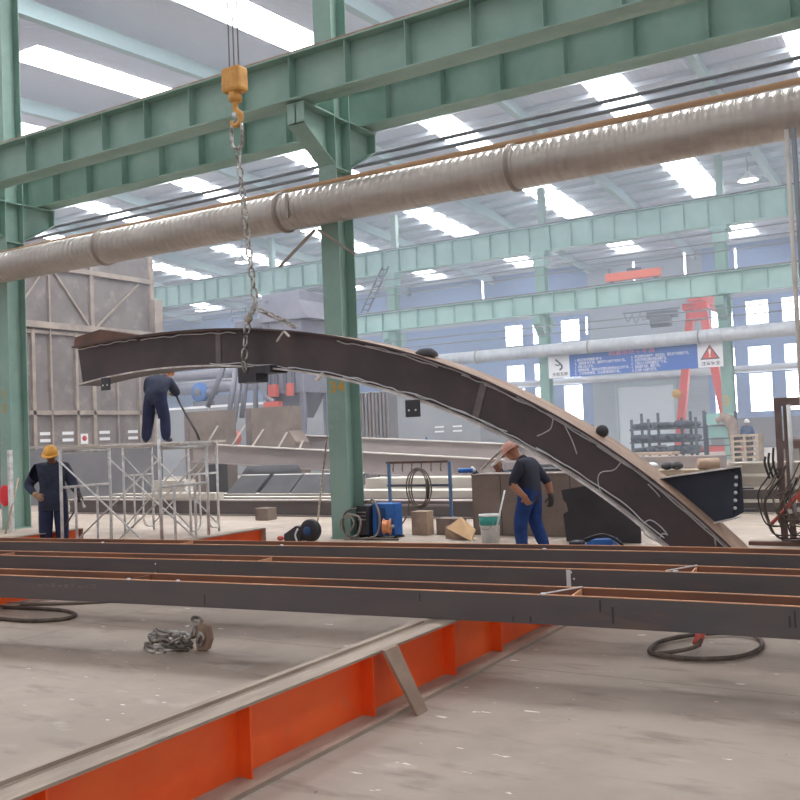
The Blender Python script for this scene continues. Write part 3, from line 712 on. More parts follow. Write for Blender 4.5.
# chain heap, hoses
t = thing('chain_heap', 'heap of steel chain on the floor with a shackle block standing up', 'chain', (-5.75, 5.68, 0))
cx, cy = -5.78, 5.66
for k, (rx, ry_, z, ph) in enumerate(((.2,.15,.03,0), (.18,.13,.1,.5))):
    MB().chain([(cx+.02*(k-1)+rx*math.cos(ph+a*PI/12), cy+ry_*math.sin(ph+a*PI/12), z+.012*math.sin(a*1.3)) for a in range(25)], .125, .08, .0145).build('chain_coil', chain_mat, t)
MB().chain([(cx-.19, cy-.02, .12), (cx-.05, cy-.1, .16), (cx+.12, cy+.0, .13), (cx+.2, cy+.03, .1)], .115, .074, .014).build('chain_tail', chain_mat, t)
MB().chain([(cx+.2, cy+.06, .1), (-5.56, 5.71, .12), (-5.53, 5.71, .25), (-5.47, 5.73, .24)], .115, .074, .014).build('chain_tail', chain_mat, t)
MB().prism([(-5.53,5.7,.0), (-5.42,5.7,.01), (-5.38,5.7,.1), (-5.4,5.7,.21), (-5.5,5.7,.23), (-5.54,5.7,.1)], (0,.06,0)).build('shackle_block', plank_grey, t, .012)
MB().cyl((-5.46,5.67,.15), (-5.46,5.79,.15), .022).build('pin', chain_mat, t)
MB().link((-5.46,5.68,.1), (.5,0,1), (1,0,-.5), .13, .08, .012).build('shackle', chain_mat, t)
ring = [(-2.13,6.9,.025),(-1.95,6.8,.025),(-1.74,6.8,.025),(-1.5,6.98,.025),(-1.42,7.35,.025),(-1.55,7.68,.03),(-1.85,7.65,.03),(-2.12,7.28,.03)]
t = thing('air_hose', 'brown hose ring with a coupling lying on the floor at the right', 'hose', (-1.8, 7.2, 0))
MB().tube(smooth(ring, 7, True), .018, 8, closed=True).build('hose_loop', hose_mat, t)
MB().tube(smooth([(-2.05,6.83,.03),(-1.92,6.9,.045),(-1.82,7.02,.06),(-1.8,7.1,.1)]), .016, 8).build('hose_end', hose_mat, t)
MB().cyl((-1.83,7.08,.06), (-1.8,7.16,.16), .035).build('coupling', machine_red, t)
MB().cyl((-1.8,7.16,.16), (-1.79,7.2,.3), .016).build('nozzle', chalk, t)
tag(MB().tube(smooth([(-9.6,6.0,.02),(-8.6,5.95,.02),(-8.0,6.0,.02),(-7.75,6.2,.02),(-7.9,6.42,.02),(-8.4,6.5,.02),(-9.5,6.3,.02)]), .02, 8).build('air_hose', hose_mat), 'brown hose curling in from the left edge under the dark beams', 'hose')
tag(MB().tube(smooth([(-9.9,6.5,.02),(-9.0,6.62,.02),(-8.3,6.95,.02),(-7.7,7.5,.02),(-7.2,8.2,.02)]), .02, 8).build('air_hose', hose_grey), 'pale hose running from the left orange stand under the dark beams', 'hose')

# ================================================================== MIDDLE OF THE HALL
# panelled booth at the left (its long side faces the line)
bt = thing('paint_booth', 'tall weathered grey panelled booth behind the scaffold at the left', 'booth', (-25, 20, 0))
MB().box(-33, -25, 13.4, 24.1, 0, 8.45).build('shell', booth, bt)
for z, d, h in ((7.55, .14, .16), (5.64, .2, .2), (5.42, .1, .1), (2.86, .12, .14), (1.78, .1, .08)):
    MB().box(-25, -25+d, 13.4, 24.1, z-h/2, z+h/2).build('rail', booth_rib, bt)
for y, z0, z1, w in ((24.0, 0, 8.45, .16), (23.3, 0, 5.5, .1), (21.3, 0, 8.4, .14), (20.6, 1.8, 5.5, .1), (19.6, 1.8, 8.4, .06), (18.95, 0, 5.5, .12), (22.3, 1.8, 5.5, .06), (17.2, 0, 8.4, .1), (15.4, 0, 8.4, .1)):
    MB().box(-25, -24.88, y-w/2, y+w/2, z0, z1).build('post', booth_rib, bt)
for a, b in (((19.5, 7.5), (18.2, 5.75)), ((19.75, 7.5), (21.2, 5.75)), ((23.4, 7.4), (21.5, 5.75))):
    MB().bar((-24.95, a[0], a[1]), (-24.95, b[0], b[1]), .06, .09, (1,0,0)).build('brace', booth_rib, bt)
MB().box(-25, -24.7, 13.4, 24.1, 0, 1.72).build('skirt', booth_low, bt)
for y in (19.4, 20.25, 21.75, 23.): 
    for z in (1.98, 2.2): MB().box(-24.99, -24.98, y-.22, y+.22, z-.05, z+.05).build('notice_strip', paper, bt)
MB().box(-24.99, -24.975, 20.75, 21.05, 1.83, 2.17).build('notice', paper, bt)
MB().lathe([(.02,0),(.09,0),(.09,.006),(.02,.006)], (-24.975, 20.9, 2.02), Matrix.Rotation(PI/2,3,'Y'), 16).build('notice_symbol', red_ink, bt)
MB().box(-24.95, -24.65, 23.9, 24.25, 3.5, 6.9).build('corner_duct', booth_rib, bt)
# light grey sheet-walled enclosure with the ventilation plant on top
en = thing('spray_enclosure', 'long light grey sheet-walled enclosure behind the grey girder', 'enclosure', (-26, 36, 0))
MB().box(-37, -18.0, 36, 41, 0, 3.6).build('shell', light_wall, en)
MB().box(-37, -17.95, 35.95, 36, 3.5, 3.62).build('eave_trim', banner_white, en)
for x in (-33.5, -29.5, -22.2): MB().box(x-.03, x+.03, 35.97, 36, 0, 3.5).build('panel_joint', duct_far, en)
for x, z in ((-19.9, 1.75), (-19.9, 1.95), (-19., 1.75), (-19.0, 1.95)): MB().box(x-.3, x+.15, 35.97, 35.99, z, z+.07).build('notice_strip', paper, en)
pipe_x('vent_pipe', 'upper grey vent pipe showing under the left half of the arch', 'pipe', -37, -29.7, 36.6, 5.28, .27, machine_grey)
pipe_x('vent_pipe', 'lower grey vent pipe showing under the left half of the arch', 'pipe', -37, -29.7, 36.6, 4.62, .32, machine_grey)
fn = thing('blue_fan', 'round blue fan on the light grey enclosure right of the upper worker', 'fan', (-34.3, 36.3, 3.62))
ry = Matrix.Rotation(PI/2, 3, 'X')
MB().lathe([(.1,-.2),(.5,-.2),(.52,0),(.5,.2),(.1,.2)], (-34.3, 36.3, 4.35), ry, 24).build('housing', blue, fn)
MB().lathe([(.02,0),(.22,0),(.24,.1),(.02,.1)], (-34.3, 36.08, 4.35), ry, 20).build('intake', machine_dark, fn)
MB().box(-34.7, -33.5, 36.1, 36.5, 3.62, 3.88).build('base', machine_dark, fn)
MB().cyl((-33.9, 36.3, 4.3), (-33.3, 36.3, 4.3), .2).build('motor', machine_dark, fn)
tag(MB().box(-33.2, -31.8, 36.1, 36.8, 3.62, 4.15).build('control_cabinet', machine_dark), 'dark cabinet lying on the light grey enclosure right of the blue fan', 'cabinet')
# dust collector
dc = thing('dust_collector', 'grey dust collector tower rising behind the crown of the arch', 'dust collector', (-22.2, 28, 0))
MB().box(-23.1, -21.3, 27.2, 28.8, 3.4, 7.15).build('housing', machine_grey, dc, .03)
MB().prism([(-23.2, 27.1, 6.1), (-20.9, 27.1, 6.1), (-21.3, 27.1, 6.8), (-23.2, 27.1, 6.8)], (0, 1.8, 0)).build('shoulder', machine_grey, dc)
MB().box(-24.7, -23.1, 27.4, 28.6, 6.0, 6.35).build('inlet_duct', machine_grey, dc, .05)
for z in (6.75, 6.45): MB().bar((-24.6, 27.2, z), (-23.1, 27.2, z), .03, .03).build('handrail', machine_grey, dc)
for x in (-24.6, -23.9): MB().bar((x, 27.2, 6.3), (x, 27.2, 6.75), .03, .03).build('rail_post', machine_grey, dc)
for x in (-22.9, -22.5, -22.1, -21.7): MB().box(x-.06, x+.06, 27.1, 27.2, 3.5, 5.).build('pulse_valve', machine_dark, dc)
MB().box(-22.95, -22.8, 27.17, 27.2, 5.9, 6.9).box(-22.0, -21.8, 27.17, 27.2, 6.2, 6.5).build('access_panel', machine_dark, dc)
for x in (-23.0, -21.4): 
    for y in (27.3, 28.7): MB().bar((x, y, 0), (x, y, 3.4), .16, .16).build('leg', machine_grey, dc)
MB().prism([(-23.0, 27.3, 3.4), (-21.4, 27.3, 3.4), (-22.0, 27.3, 2.5), (-22.4, 27.3, 2.5)], (0, 1.4, 0)).build('hopper', machine_dark, dc)
for x in (-22.6, -22.45, -21.75): MB().box(x-.1, x+.1, 26.9, 27.1, 3.3, 3.75).build('red_valve', machine_red, dc)
for i, (p, q) in enumerate((((-24.9,27,4.6),(-25.8,27,3.1)), ((-24.3,27,4.5),(-24.9,27,2.0)), ((-24.0,27,4.5),(-24.6,27,2.0)), ((-23.75,27,4.4),(-24.1,27,2.6)), ((-23.4,27,4.5),(-23.4,27,2.8)))):
    MB().cyl(p, q, .1).build('suction_pipe', machine_grey, dc)
MB().tube(smooth([(-23.5,27,4.4),(-23.2,27,4.0),(-22.9,27,3.4),(-22.5,27,3.1)]), .12, 10).build('suction_pipe', machine_grey, dc)
MB().ball((-24.3, 26.9, 1.85), .27, (.8,.6,1)).build('red_drum', machine_red, dc)
MB().box(-22.9, -22.2, 26.85, 27.1, 2.9, 3.12).build('red_valve', machine_red, dc)
MB().bar((-24.9, 27, 4.65), (-21.3, 27, 4.65), .2, .16).build('manifold', machine_grey, dc)
MB().bar((-22.85, 27, 4.7), (-22.85, 27, 3.2), .2, .2).build('riser', machine_grey, dc)
dc.location.x += .62
# brown steel pieces standing behind the long girder
def steel_box(x0, x1, z1, label, shoulder=0):
    m = MB()
    if shoulder: m.prism([(x0, 23.6, 0), (x1+shoulder, 23.6, 0), (x1+shoulder, 23.6, z1*.58), (x1, 23.6, z1*.72), (x1, 23.6, z1), (x0, 23.6, z1)], (0, .7, 0))
    else: m.box(x0, x1, 23.6, 24.3, 0, z1)
    o = tag(m.build('steel_piece', box_brown), label, 'steel piece')
    MB().box(x0, x0+.22, 23.58, 23.6, 0, z1).build('edge_plate', rib_plate, o)
    return o
steel_box(-23.1, -21.4, 2.78, 'brown steel box piece standing behind the scaffold, right of the upper worker')
steel_box(-20.35, -18.6, 2.78, 'brown steel box piece with a shoulder standing below the dust collector pipes', .3)
rp = thing('ribbed_stack', 'rusty stack of ribbed plates standing right of the middle column', 'plate stack', (-18, 28, 0))
for i in range(9):
    x = -18.6 + .15*i; MB().box(x, x+.09, 27.6, 28.2, 0, 3.25-.03*(i % 3)).build('plate', rib_plate if i % 2 else booth_low, rp)
# two long grey girders behind the column
def long_girder(y, z0, xs, label, h=.6):
    t = thing('long_girder', label, 'steel girder', (-15.6, y, 0), 'long grey girders')
    def z(x): return z0 - .0685*(x+15.85)
    a, b = xs
    def pl(y0, y1, d0, d1, nm, mt): MB().prism([(a, y0, z(a)-d0), (b, y0, z(b)-d0), (b, y0, z(b)-d1), (a, y0, z(a)-d1)], (0, y1-y0, 0)).build(nm, mt, t)
    pl(y, y+.02, .03, h-.03, 'web', steel_grey); pl(y-.12, y+.16, 0, .03, 'top_flange', steel_light); pl(y-.12, y+.16, h-.03, h, 'bottom_flange', steel_grey)
    return t, z
lg, zg = long_girder(22., 1.35, (-21.2, -10.4), 'long grey girder with a pale top edge crossing behind the middle column')
for x, dx, h in ((-20.6,.4,.55), (-19.55,.45,.6), (-18.75,.38,.5), (-17.75,.3,.45), (-16.95,.12,.25)):
    MB().prism([(x, 21.95, zg(x)), (x+.07, 21.95, zg(x)), (x+dx*1.2+.07, 21.95, zg(x)+h), (x+dx*1.2, 21.95, zg(x)+h)], (0, .02, 0)).build('gusset', steel_light, lg)
lg2, _ = long_girder(25., 1.62, (-20.5, -9.5), 'second long grey girder lying just behind the first', .55)
for x, y, zt, lab in ((-20.3, 22., 1.02, 'dark stand under the left end of the long grey girder'), (-11.3, 22., .41, 'low block under the right end of the long grey girder'), (-19.5, 25, 1.29, 'dark stand under the left end of the second grey girder'), (-10.5, 25, .7, 'block under the right end of the second grey girder')):
    tag(MB().box(x-.25, x+.25, y-.2, y+.3, 0, zt).build('support_block', dark_plate), lab, 'support')
# stacks of beams on the floor behind the work place
def lying(name, x0, x1, y, z0, h, w, mt, mt2, label, group):
    t = thing(name, label, 'steel beam', ((x0+x1)/2, y, z0), group)
    MB().box(x0, x1, y, y+.02, z0+.025, z0+h-.025).build('web', mt2, t)
    MB().box(x0, x1, y-w/2, y+w/2, z0+h-.025, z0+h).build('top_flange', mt, t)
    MB().box(x0, x1, y-w/2, y+w/2, z0, z0+.025).build('bottom_flange', mt, t)
    return t
lying('floor_beam', -20.5, -8.2, 16.6, 0, .36, .4, steel_grey, cream_side, 'grey beam on the floor nearest behind the scaffold and column', 'beams on the floor behind the column')
lying('floor_beam', -21, -8.0, 17.5, 0, .36, .4, steel_light, cream_side, 'grey beam on the floor second behind the scaffold and column', 'beams on the floor behind the column')
lying('floor_beam', -21, -8.0, 18.6, 0, .36, .4, cream, cream_side, 'grey beam on the floor third behind the scaffold and column', 'beams on the floor behind the column')
tag(MB().box(-12.4, -8.3, 17.3, 17.95, .362, .5).build('cream_plate', cream, bevel=.01), 'lower cream plate stacked on the floor beams behind the hose rack', 'plate')
tag(MB().box(-12.2, -8.4, 18.3, 19.0, .362, .72).build('cream_plate', cream, bevel=.01), 'upper cream block stacked on the floor beams behind the hose rack', 'plate')
tag(MB().box(-8.2, -6.8, 17.6, 18.4, .0, .9).build('ribbed_crate', dark_plate), 'dark crate on the floor behind the right post of the hose rack', 'crate')
tag(MB().box(-17.5, -15.2, 16.45, 16.75, .362, .52).build('cream_plate', cream, bevel=.01), 'cream plate lying on the floor beams behind the scaffold', 'plate')
tag(MB().box(-18.2, -17.1, 17.4, 17.8, .362, .78).build('cream_plate', cream, bevel=.01), 'cream block on the floor beams between the scaffold posts', 'block')
tag(MB().box(-13.2, -12.85, 15.5, 15.8, 0, .26).build('steel_block', box_brown, bevel=.01), 'small brown block on the floor left of the middle column', 'block')
# dark plates leaning under the long girder
for i, (x, lab) in enumerate(((-16.2, 'leftmost of the dark plates leaning under the long girder'), (-15.1, 'second dark plate from the left leaning under the long girder'), (-14.1, 'third dark plate from the left leaning under the long girder'), (-13.2, 'dark leaning plate nearest the middle column'))):
    M = Matrix.Translation((x, 18.5, .365)) @ Matrix.Rotation(-.95, 4, 'X')
    o = tag(MB().box(-.5, .45, 0, .035, .012, .78, M).build('leaning_plate', dark_plate, bevel=.006), lab, 'steel plate', 'dark plates under the girder')
    MB().box(-.5, .45, -.004, .0, .74, .775, M).build('bare_edge', steel_light, o)
tag(MB().lathe([(.1,0),(.85,0),(.9,.3),(.85,.8),(.7,1.0),(.1,1.02)], (-16.7, 20.4, 0), None, 24).build('dark_drum', dark_plate), 'dark rounded drum under the left part of the long girder', 'drum')

# ------------------------------------------------------------------ scaffold
def frame(x, y0, y1, ht, parent, ext=0.):
    r = .024
    MB().cyl((x, y0, 0), (x, y0, ht+ext), r, n=10).build('post', scaf, parent)
    MB().cyl((x, y1, 0), (x, y1, ht+.05), r, n=10).build('post', scaf, parent)
    for z in (ht-.03, 1.12): MB().cyl((x, y0, z), (x, y1, z), r*.9, n=10).build('rung', scaf, parent)
    for y, sg in ((y0, 1), (y1, -1)):
        q = .26*sg
        MB().tube(smooth([(x, y+q, 1.12), (x, y+q, .6), (x, y+q, .22), (x, y+q*.7, .1), (x, y, .08)]), r*.8, 8).build('inner_hoop', scaf, parent)
def scaffold(x0, x1, y0, y1, ht, label, ext=0.):
    t = thing('scaffold', label, 'scaffold', ((x0+x1)/2, (y0+y1)/2, 0), 'scaffold bays')
    frame(x0, y0, y1, ht, t); frame(x1, y0, y1, ht, t, ext)
    for y in (y0, y1):
        MB().cyl((x0, y-.03, ht-.15), (x1, y-.03, .15), .014, n=8).build('cross_brace', scaf, t)
        MB().cyl((x0, y+.03, .15), (x1, y+.03, ht-.15), .014, n=8).build('cross_brace', scaf, t)
    return t
s1 = scaffold(-11.66, -9.6, 9.3, 10.23, 1.68, 'light steel scaffold bay nearest the beams, in front of the left worker', .38)
s2 = scaffold(-14.2, -12.45, 12.8, 13.55, 1.7, 'light steel scaffold bay behind, carrying the upper worker', .0)
for i, (y0, y1) in enumerate(((12.78, 13.14), (13.18, 13.56))):
    tag(MB().box(-14.4, -12.2, y0, y1, 1.702, 1.745).build('scaffold_plank', scaf_plank, bevel=.004), ('nearer', 'farther')[i] + ' plank on top of the rear scaffold bay under the upper worker', 'plank', 'planks of the rear scaffold')
tag(MB().box(-11.75, -9.5, 9.32, 9.6, 1.682, 1.72).build('scaffold_plank', scaf_plank, bevel=.004), 'plank on top of the front scaffold bay above the left worker', 'plank')
tag(MB().cyl((-11.7, 10.1, 1.705), (-9.4, 10.1, 1.705), .026, n=10).build('scaffold_tube', scaf), 'loose tube lying across the far side of the front scaffold bay', 'tube')

# ------------------------------------------------------------------ around the middle column
rod_a, rod_b = at(327, 436, Y=12.86), at(317, 527, Z=0.)
tag(MB().cyl(rod_b, rod_a, .018, n=8).build('steel_rod', chain_dark), 'thin steel rod leaning against the left side of the middle column', 'rod')
t = thing('hose_reel', 'black round hose reel on the floor left of the middle column', 'hose reel', (-9.55, 12.45, 0))
MB().lathe([(.05,-.07),(.17,-.07),(.185,-.04),(.185,.04),(.17,.07),(.05,.07)], (-9.42, 12.45, .187), Matrix.Rotation(PI/2,3,'X'), 26).build('reel', black, t)
MB().lathe([(.01,0),(.07,0),(.075,.03),(.01,.03)], (-9.42, 12.37, .187), Matrix.Rotation(PI/2,3,'X'), 20).build('hub', blue_dark, t)
MB().prism([(-9.95,12.4,0),(-9.6,12.4,0),(-9.58,12.4,.25),(-9.7,12.4,.26),(-9.95,12.4,.12)], (0,.16,0)).build('housing', black_paint, t, .01)
MB().tube(smooth([(-9.62,12.36,.22),(-9.66,12.34,.12),(-9.62,12.33,.02)]), .016, 6).build('strap', chalk, t)
MB().ball((-10.02,12.4,.05), .05, (1.3,1,.9)).build('nozzle', machine_red, t)
t = thing('welding_machine', 'black welding machine on the floor at the foot of the middle column', 'welder', (-8.82, 13.25, 0))
MB().box(-8.95, -8.71, 13.1, 13.5, .04, .54).build('case', black_paint, t, .02)
for z in (.3, .36, .42): MB().box(-8.91, -8.75, 13.093, 13.1, z, z+.02).build('vent_slot', chain_mat, t)
for x in (-8.91,-8.75): MB().box(x-.02, x+.02, 13.15, 13.45, 0, .04).build('foot', black, t)
MB().tube(smooth([(-8.92,13.3,.54),(-8.9,13.3,.6),(-8.76,13.3,.6),(-8.74,13.3,.54)]), .015, 6).build('handle', hose_grey, t)
t = thing('wire_feeder', 'blue wire feeder with a copper wire spool beside the black welder', 'wire feeder', (-8.4, 13.3, 0))
MB().box(-8.69, -8.24, 13.2, 13.45, .03, .57).build('case', blue, t, .02)
MB().box(-8.6, -8.42, 13.185, 13.2, .05, .5).build('side_panel', blue_dark, t)
for x in (-8.64,-8.25): MB().box(x-.04, x+.04, 13.22, 13.43, 0, .03).build('foot', black, t)
MB().lathe([(.03,-.06),(.14,-.06),(.14,-.05),(.11,-.045),(.11,.045),(.14,.05),(.14,.06),(.03,.06)], (-8.31, 13.06, .2), Matrix.Rotation(.35,3,'Z') @ Matrix.Rotation(PI/2,3,'Y'), 22).build('wire_spool', copper, t)
MB().cyl((-8.36, 13.04, .2), (-8.2, 13.1, .2), .03).build('spindle', chain_dark, t)
MB().bar((-8.31,13.06,.2), (-8.31,13.22,.2), .03, .03).build('spool_arm', chain_dark, t)
for i, (pp, lab) in enumerate(((((-8.95,12.85,.02),(-9.05,12.83,.3),(-8.9,12.83,.42),(-8.7,12.85,.35),(-8.75,12.85,.1),(-8.95,12.88,.02)), 'grey welding cable coiled on the floor at the foot of the column'),
        (((-8.7,13.15,.58),(-8.6,13.12,.64),(-8.48,13.1,.4),(-8.5,13.08,.12),(-8.6,12.95,.02),(-9.0,12.8,.02)), 'grey cable hanging over the blue wire feeder'),
        (((-8.9,13.05,.5),(-8.98,12.85,.45),(-9.02,12.82,.25),(-8.95,12.85,.05),(-8.6,12.8,.02),(-8.0,12.9,.02)), 'brown cable looping down beside the black welder'))):
    tag(MB().tube(smooth(pp, 6), .018, 7).build('welding_cable', hose_grey if i < 2 else hose_mat), lab, 'cable')
tag(MB().tube(smooth([(-9.1,12.86,.2),(-9.05,12.82,.34),(-8.88,12.82,.38),(-8.8,12.82,.28),(-8.9,12.84,.15),(-9.02,12.86,.13)], 6, True), .014, 6, closed=True).build('welding_cable', hose_grey), 'small ring of pale cable hung at the foot of the column', 'cable')
# blue hose rack
RY = 14.6
t = thing('hose_rack', 'blue posted rack with hooks on its top bar, right of the wire feeder', 'rack', (-8.6, RY, 0))
for x in (-9.2, -7.93): MB().box(x-.024, x+.024, RY-.024, RY+.024, 0, 1.2).build('post', blue_steel, t); MB().box(x-.05, x+.05, RY-.3, RY+.3, 0, .04).build('foot', blue_steel, t)
for z, mt in ((1.2, dark_brown), (.78, rack_steel), (.42, steel_grey)): MB().box(-9.25, -7.97, RY-.02, RY+.02, z-.02, z+.02).build('bar', mt, t)
for k in range(6):
    x = -9.1+.2*k; MB().tube(smooth([(x, RY, 1.18), (x, RY-.02, 1.07), (x+.03, RY-.06, 1.04), (x+.03, RY-.08, 1.09)]), .01, 6).build('hook', dark_brown, t)
t = thing('cable_coil', 'brown cable coil hanging from the hooks of the blue rack', 'cable', (-8.5, RY-.08, .4))
for k in range(3):
    r0, r1 = .26-.05*k, .36-.02*k
    MB().tube([(-8.52+.02*k+r0*math.cos(a*PI/14), RY-.1-.03*k, .74+r1*math.sin(a*PI/14)) for a in range(28)], .013, 7, closed=True).build('loop', hose_mat, t)
MB().tube(smooth([(-8.72,RY-.12,.55),(-8.72,RY-.2,.3),(-8.78,RY-.35,.1),(-8.95,RY-.6,.02),(-9.0,RY-.8,.02)]), .014, 7).build('tail', hose_mat, t)
MB().cyl((-8.33,RY-.13,.9), (-8.33,RY-.13,.55), .028).build('torch_grip', black, t)
tag(MB().box(-8.2, -7.9, 13.66, 13.9, 0, .4).build('carton_box', carton_old, bevel=.008), 'worn pale carton standing on the floor below the cable coil', 'carton')
tag(MB().box(-7.8, -7.4, 13.8, 14.15, 0, .27).build('steel_block', box_brown, bevel=.006), 'low brown block on the floor between the two cartons', 'block')
t = thing('open_carton', 'flattened tan carton leaning on the floor beside the bucket', 'carton', (-7.1, 13.2, 0))
A, B, Cc, D = at(446,528,13.15), at(461,517,13.3), at(475,529,13.3), at(471,541,13.05)
A.z = max(A.z, .1)
MB().prism([A, B, Cc, D], (0, .03, -.012)).build('panel', carton, t)
MB().prism([A, D, V((D.x-.05, D.y+.12, .01)), V((A.x+.1, A.y+.2, .01))], (0, .012, 0)).build('flap', carton_old, t)
MB().box(-7.35, -7.05, 13.3, 13.45, 0, .2).build('body', carton_old, t)
# bucket and stick
t = thing('paint_bucket', 'white paint bucket with a teal label standing before the brown steel box', 'bucket', (-6.4, 13.0, 0))
MB().lathe([(.02,0),(.135,0),(.16,.4),(.17,.4),(.17,.43),(.15,.43),(.145,.4),(.02,.38)], (-6.4,13.0,0), None, 26).build('pail', white_plastic, t)
MB().lathe([(.152,.27),(.1635,.4),(.1655,.4),(.154,.27)], (-6.4,13.0,0), Matrix.Rotation(.4,3,'Z'), 26).build('label_band', teal, t)
MB().tube(smooth([(-6.56,12.98,.4),(-6.5,12.86,.25),(-6.35,12.84,.22),(-6.25,12.94,.4)]), .005, 5).build('handle', chain_mat, t)
tag(MB().cyl((-6.26, 12.8, .01), (-6.1, 12.95, .8), .014, n=8).build('white_stick', white_plastic), 'white stick leaning on the paint bucket', 'stick')
# big brown steel box
t = thing('steel_box', 'big brown steel box section standing on the floor behind the stooping worker', 'steel box', (-6, 13.9, 0))
MB().box(-7.15, -4.75, 13.9, 14.5, 0, 1.0).build('body', box_brown, t, .01)
MB().box(-7.15, -4.75, 13.885, 13.9, .97, 1.0).build('lip', rib_plate, t)
for x in (-6.62, -5.42): MB().box(x-.006, x+.006, 13.895, 13.9, 0, .97).build('weld_seam', dark_plate, t)
pl = [at(x, y, Y=13.3) for x, y in ((561,490),(600,483),(640,492),(640,531),(566,531),(563,514),(568,511),(566,503),(563,500))]
tag(MB().prism([V((p.x, 13.3, (.004 if p.z < .3 else p.z))) for p in pl], (0, .05, 0)).build('notched_plate', dark_plate, bevel=.005), 'dark notched steel plate standing behind the right half of the arch', 'steel plate')
t = thing('tool_case', 'blue and black power tool on the floor below the lower edge of the arch', 'power tool', (-4.35, 11.9, 0))
MB().prism([(-4.5,11.8,.0),(-4.1,11.8,.0),(-4.05,11.8,.24),(-4.35,11.8,.22),(-4.5,11.8,.12)], (0,.22,0)).build('case', blue, t, .015)
MB().box(-4.66, -4.5, 11.8, 12.0, 0, .2).build('end_cap', black_paint, t, .02)
MB().bar((-4.42,11.79,.13), (-4.2,11.79,.07), .01, .04).build('stripe', chalk, t)
MB().tube(smooth([(-4.45,11.85,.22),(-4.2,11.83,.29),(-4.0,11.83,.22),(-3.9,11.85,.1)]), .022, 7).build('handle', black, t)
tag(MB().cyl((-3.95, 12.0, .07), (-3.55, 12.05, .07), .065).build('gas_bottle', steel_light), 'pale short cylinder lying right of the blue power tool', 'cylinder')
tag(MB().box(-5.6, -4.65, 12.45, 12.65, 0, .05).build('wood_board', carton_old), 'pale board on the floor left of the blue power tool', 'board')
tag(MB().cyl((-5.3, 12.3, .025), (-4.7, 12.3, .025), .025).build('dark_pipe', black), 'dark pipe on the floor in front of the pale board', 'pipe')

# ------------------------------------------------------------------ right: pieces behind the bolted stub
def rbox(name, pix0, pix1, Y, d, mt, label, cat, base=None, bevel=.008):
    a, b = at(*pix0, Y=Y), at(*pix1, Y=Y); z0 = b.z if base is None else base
    return tag(MB().box(a.x, b.x, Y, Y+d, z0, a.z).build(name, mt, bevel=bevel), label, cat)
rbox('steel_trestle', (640,476), (716,500), 17.0, .5, dark_plate, 'dark trestle standing behind the bolted stub', 'trestle', 0)
tr = at(640,476,17.0)
rbox('wood_board', (652,470.5), (705,477), 16.98, .5, wood, 'board lying on the dark trestle behind the bolted stub', 'board', tr.z+.002)
bt_ = at(652,470.5,16.98)
for i, (x, y, sc_, mt, lab) in enumerate(((652,464,(1.3,1,.8),white_plastic,'white rag lump on the trestle board behind the arch'), (667,466,(1.2,1.6,.8),black,'left black shoe on the trestle board behind the arch'), (677,466,(1.2,1.6,.8),black,'right black shoe on the trestle board behind the arch'))):
    p = at(x, y, 17.1); p.z = bt_.z + .075
    tag(MB().ball(p, .09, sc_).build('rag' if i == 0 else 'shoe', mt), lab, 'rag' if i == 0 else 'shoe')
p = at(700,466,17.15)
tag(MB().cyl((p.x, 17.05, bt_.z+.1), (p.x+.3, 17.25, bt_.z+.1), .1).build('tan_roll', carton_old), 'tan roll lying at the right end of the trestle board', 'roll')
rbox('steel_beam', (640,457), (724,466), 20.0, .3, steel_grey, 'pale beam crossing behind the trestle with the shoes', 'steel beam', .55)
q = at(650,470,20.)
tag(MB().box(-5.9, -4.9, 20.0, 20.3, 0, .548).build('support_block', dark_plate), 'dark block under the pale beam behind the trestle', 'support')
t = thing('work_table', 'brown work table far behind the arch, below the pipe rack', 'table', (-9.3, 30, 0))
MB().box(-10.4, -8.2, 30, 30.9, .72, .8).build('table_top', carton_old, t)
for x in (-10.3, -8.3):
    for y in (30.05, 30.85): MB().box(x-.04, x+.04, y-.04, y+.04, 0, .72).build('leg', rack_steel, t)
# cream beams stacked at the right
for i in range(4):
    lying('cream_beam', -4.0+.12*(i % 2), .5, 18.1, .236*i+.001, .234, .34, cream, cream if i > 1 else cream_side, ('lowest', 'second lowest', 'second highest', 'topmost')[i] + ' of the cream beams stacked behind the hose stand at the right', 'cream beams at the right')
tag(MB().box(-5.2, .5, 20.6, 21.3, 0, .8).build('cream_block', cream), 'broad cream block behind the stacked cream beams', 'block')
# pipe rack, panels, pallets by the far column
PY = 38.
t = thing('pipe_rack', 'dark steel rack full of black pipes below the roller door', 'rack', (-10.9, PY, 0))
for x in (-12.0, -11.3, -9.95, -9.4):
    for y in (PY, PY+1.4): MB().box(x-.05, x+.05, y-.05, y+.05, 0, 2.2 if y > PY else 1.95).build('upright', rack_steel, t)
for z in (.55, 1.02, 1.55): MB().box(-12.1, -9.3, PY-.06, PY+.06, z-.06, z).build('beam', rack_steel, t); MB().box(-12.1, -9.3, PY+1.34, PY+1.46, z-.06, z).build('beam', rack_steel, t)
rr = random.Random(4); n = 0
for zl, names in ((.55, 'bottom'), (1.02, 'middle'), (1.55, 'top')):
    for k in range(8):
        r = rr.uniform(.1, .15); x = -11.75 + .29*k + rr.uniform(-.03,.03)
        if names == 'top' and k in (2, 5): continue
        y0 = PY-.35-rr.uniform(0,.3)
        tag(MB().tube([(x, y0, zl+r+.004), (x, PY+1.7, zl+r+.004)], r, 12).build('steel_pipe', pipe_black), 'black pipe on the %s tier of the pipe rack' % names, 'pipe', 'pipes on the %s tier of the rack' % names)
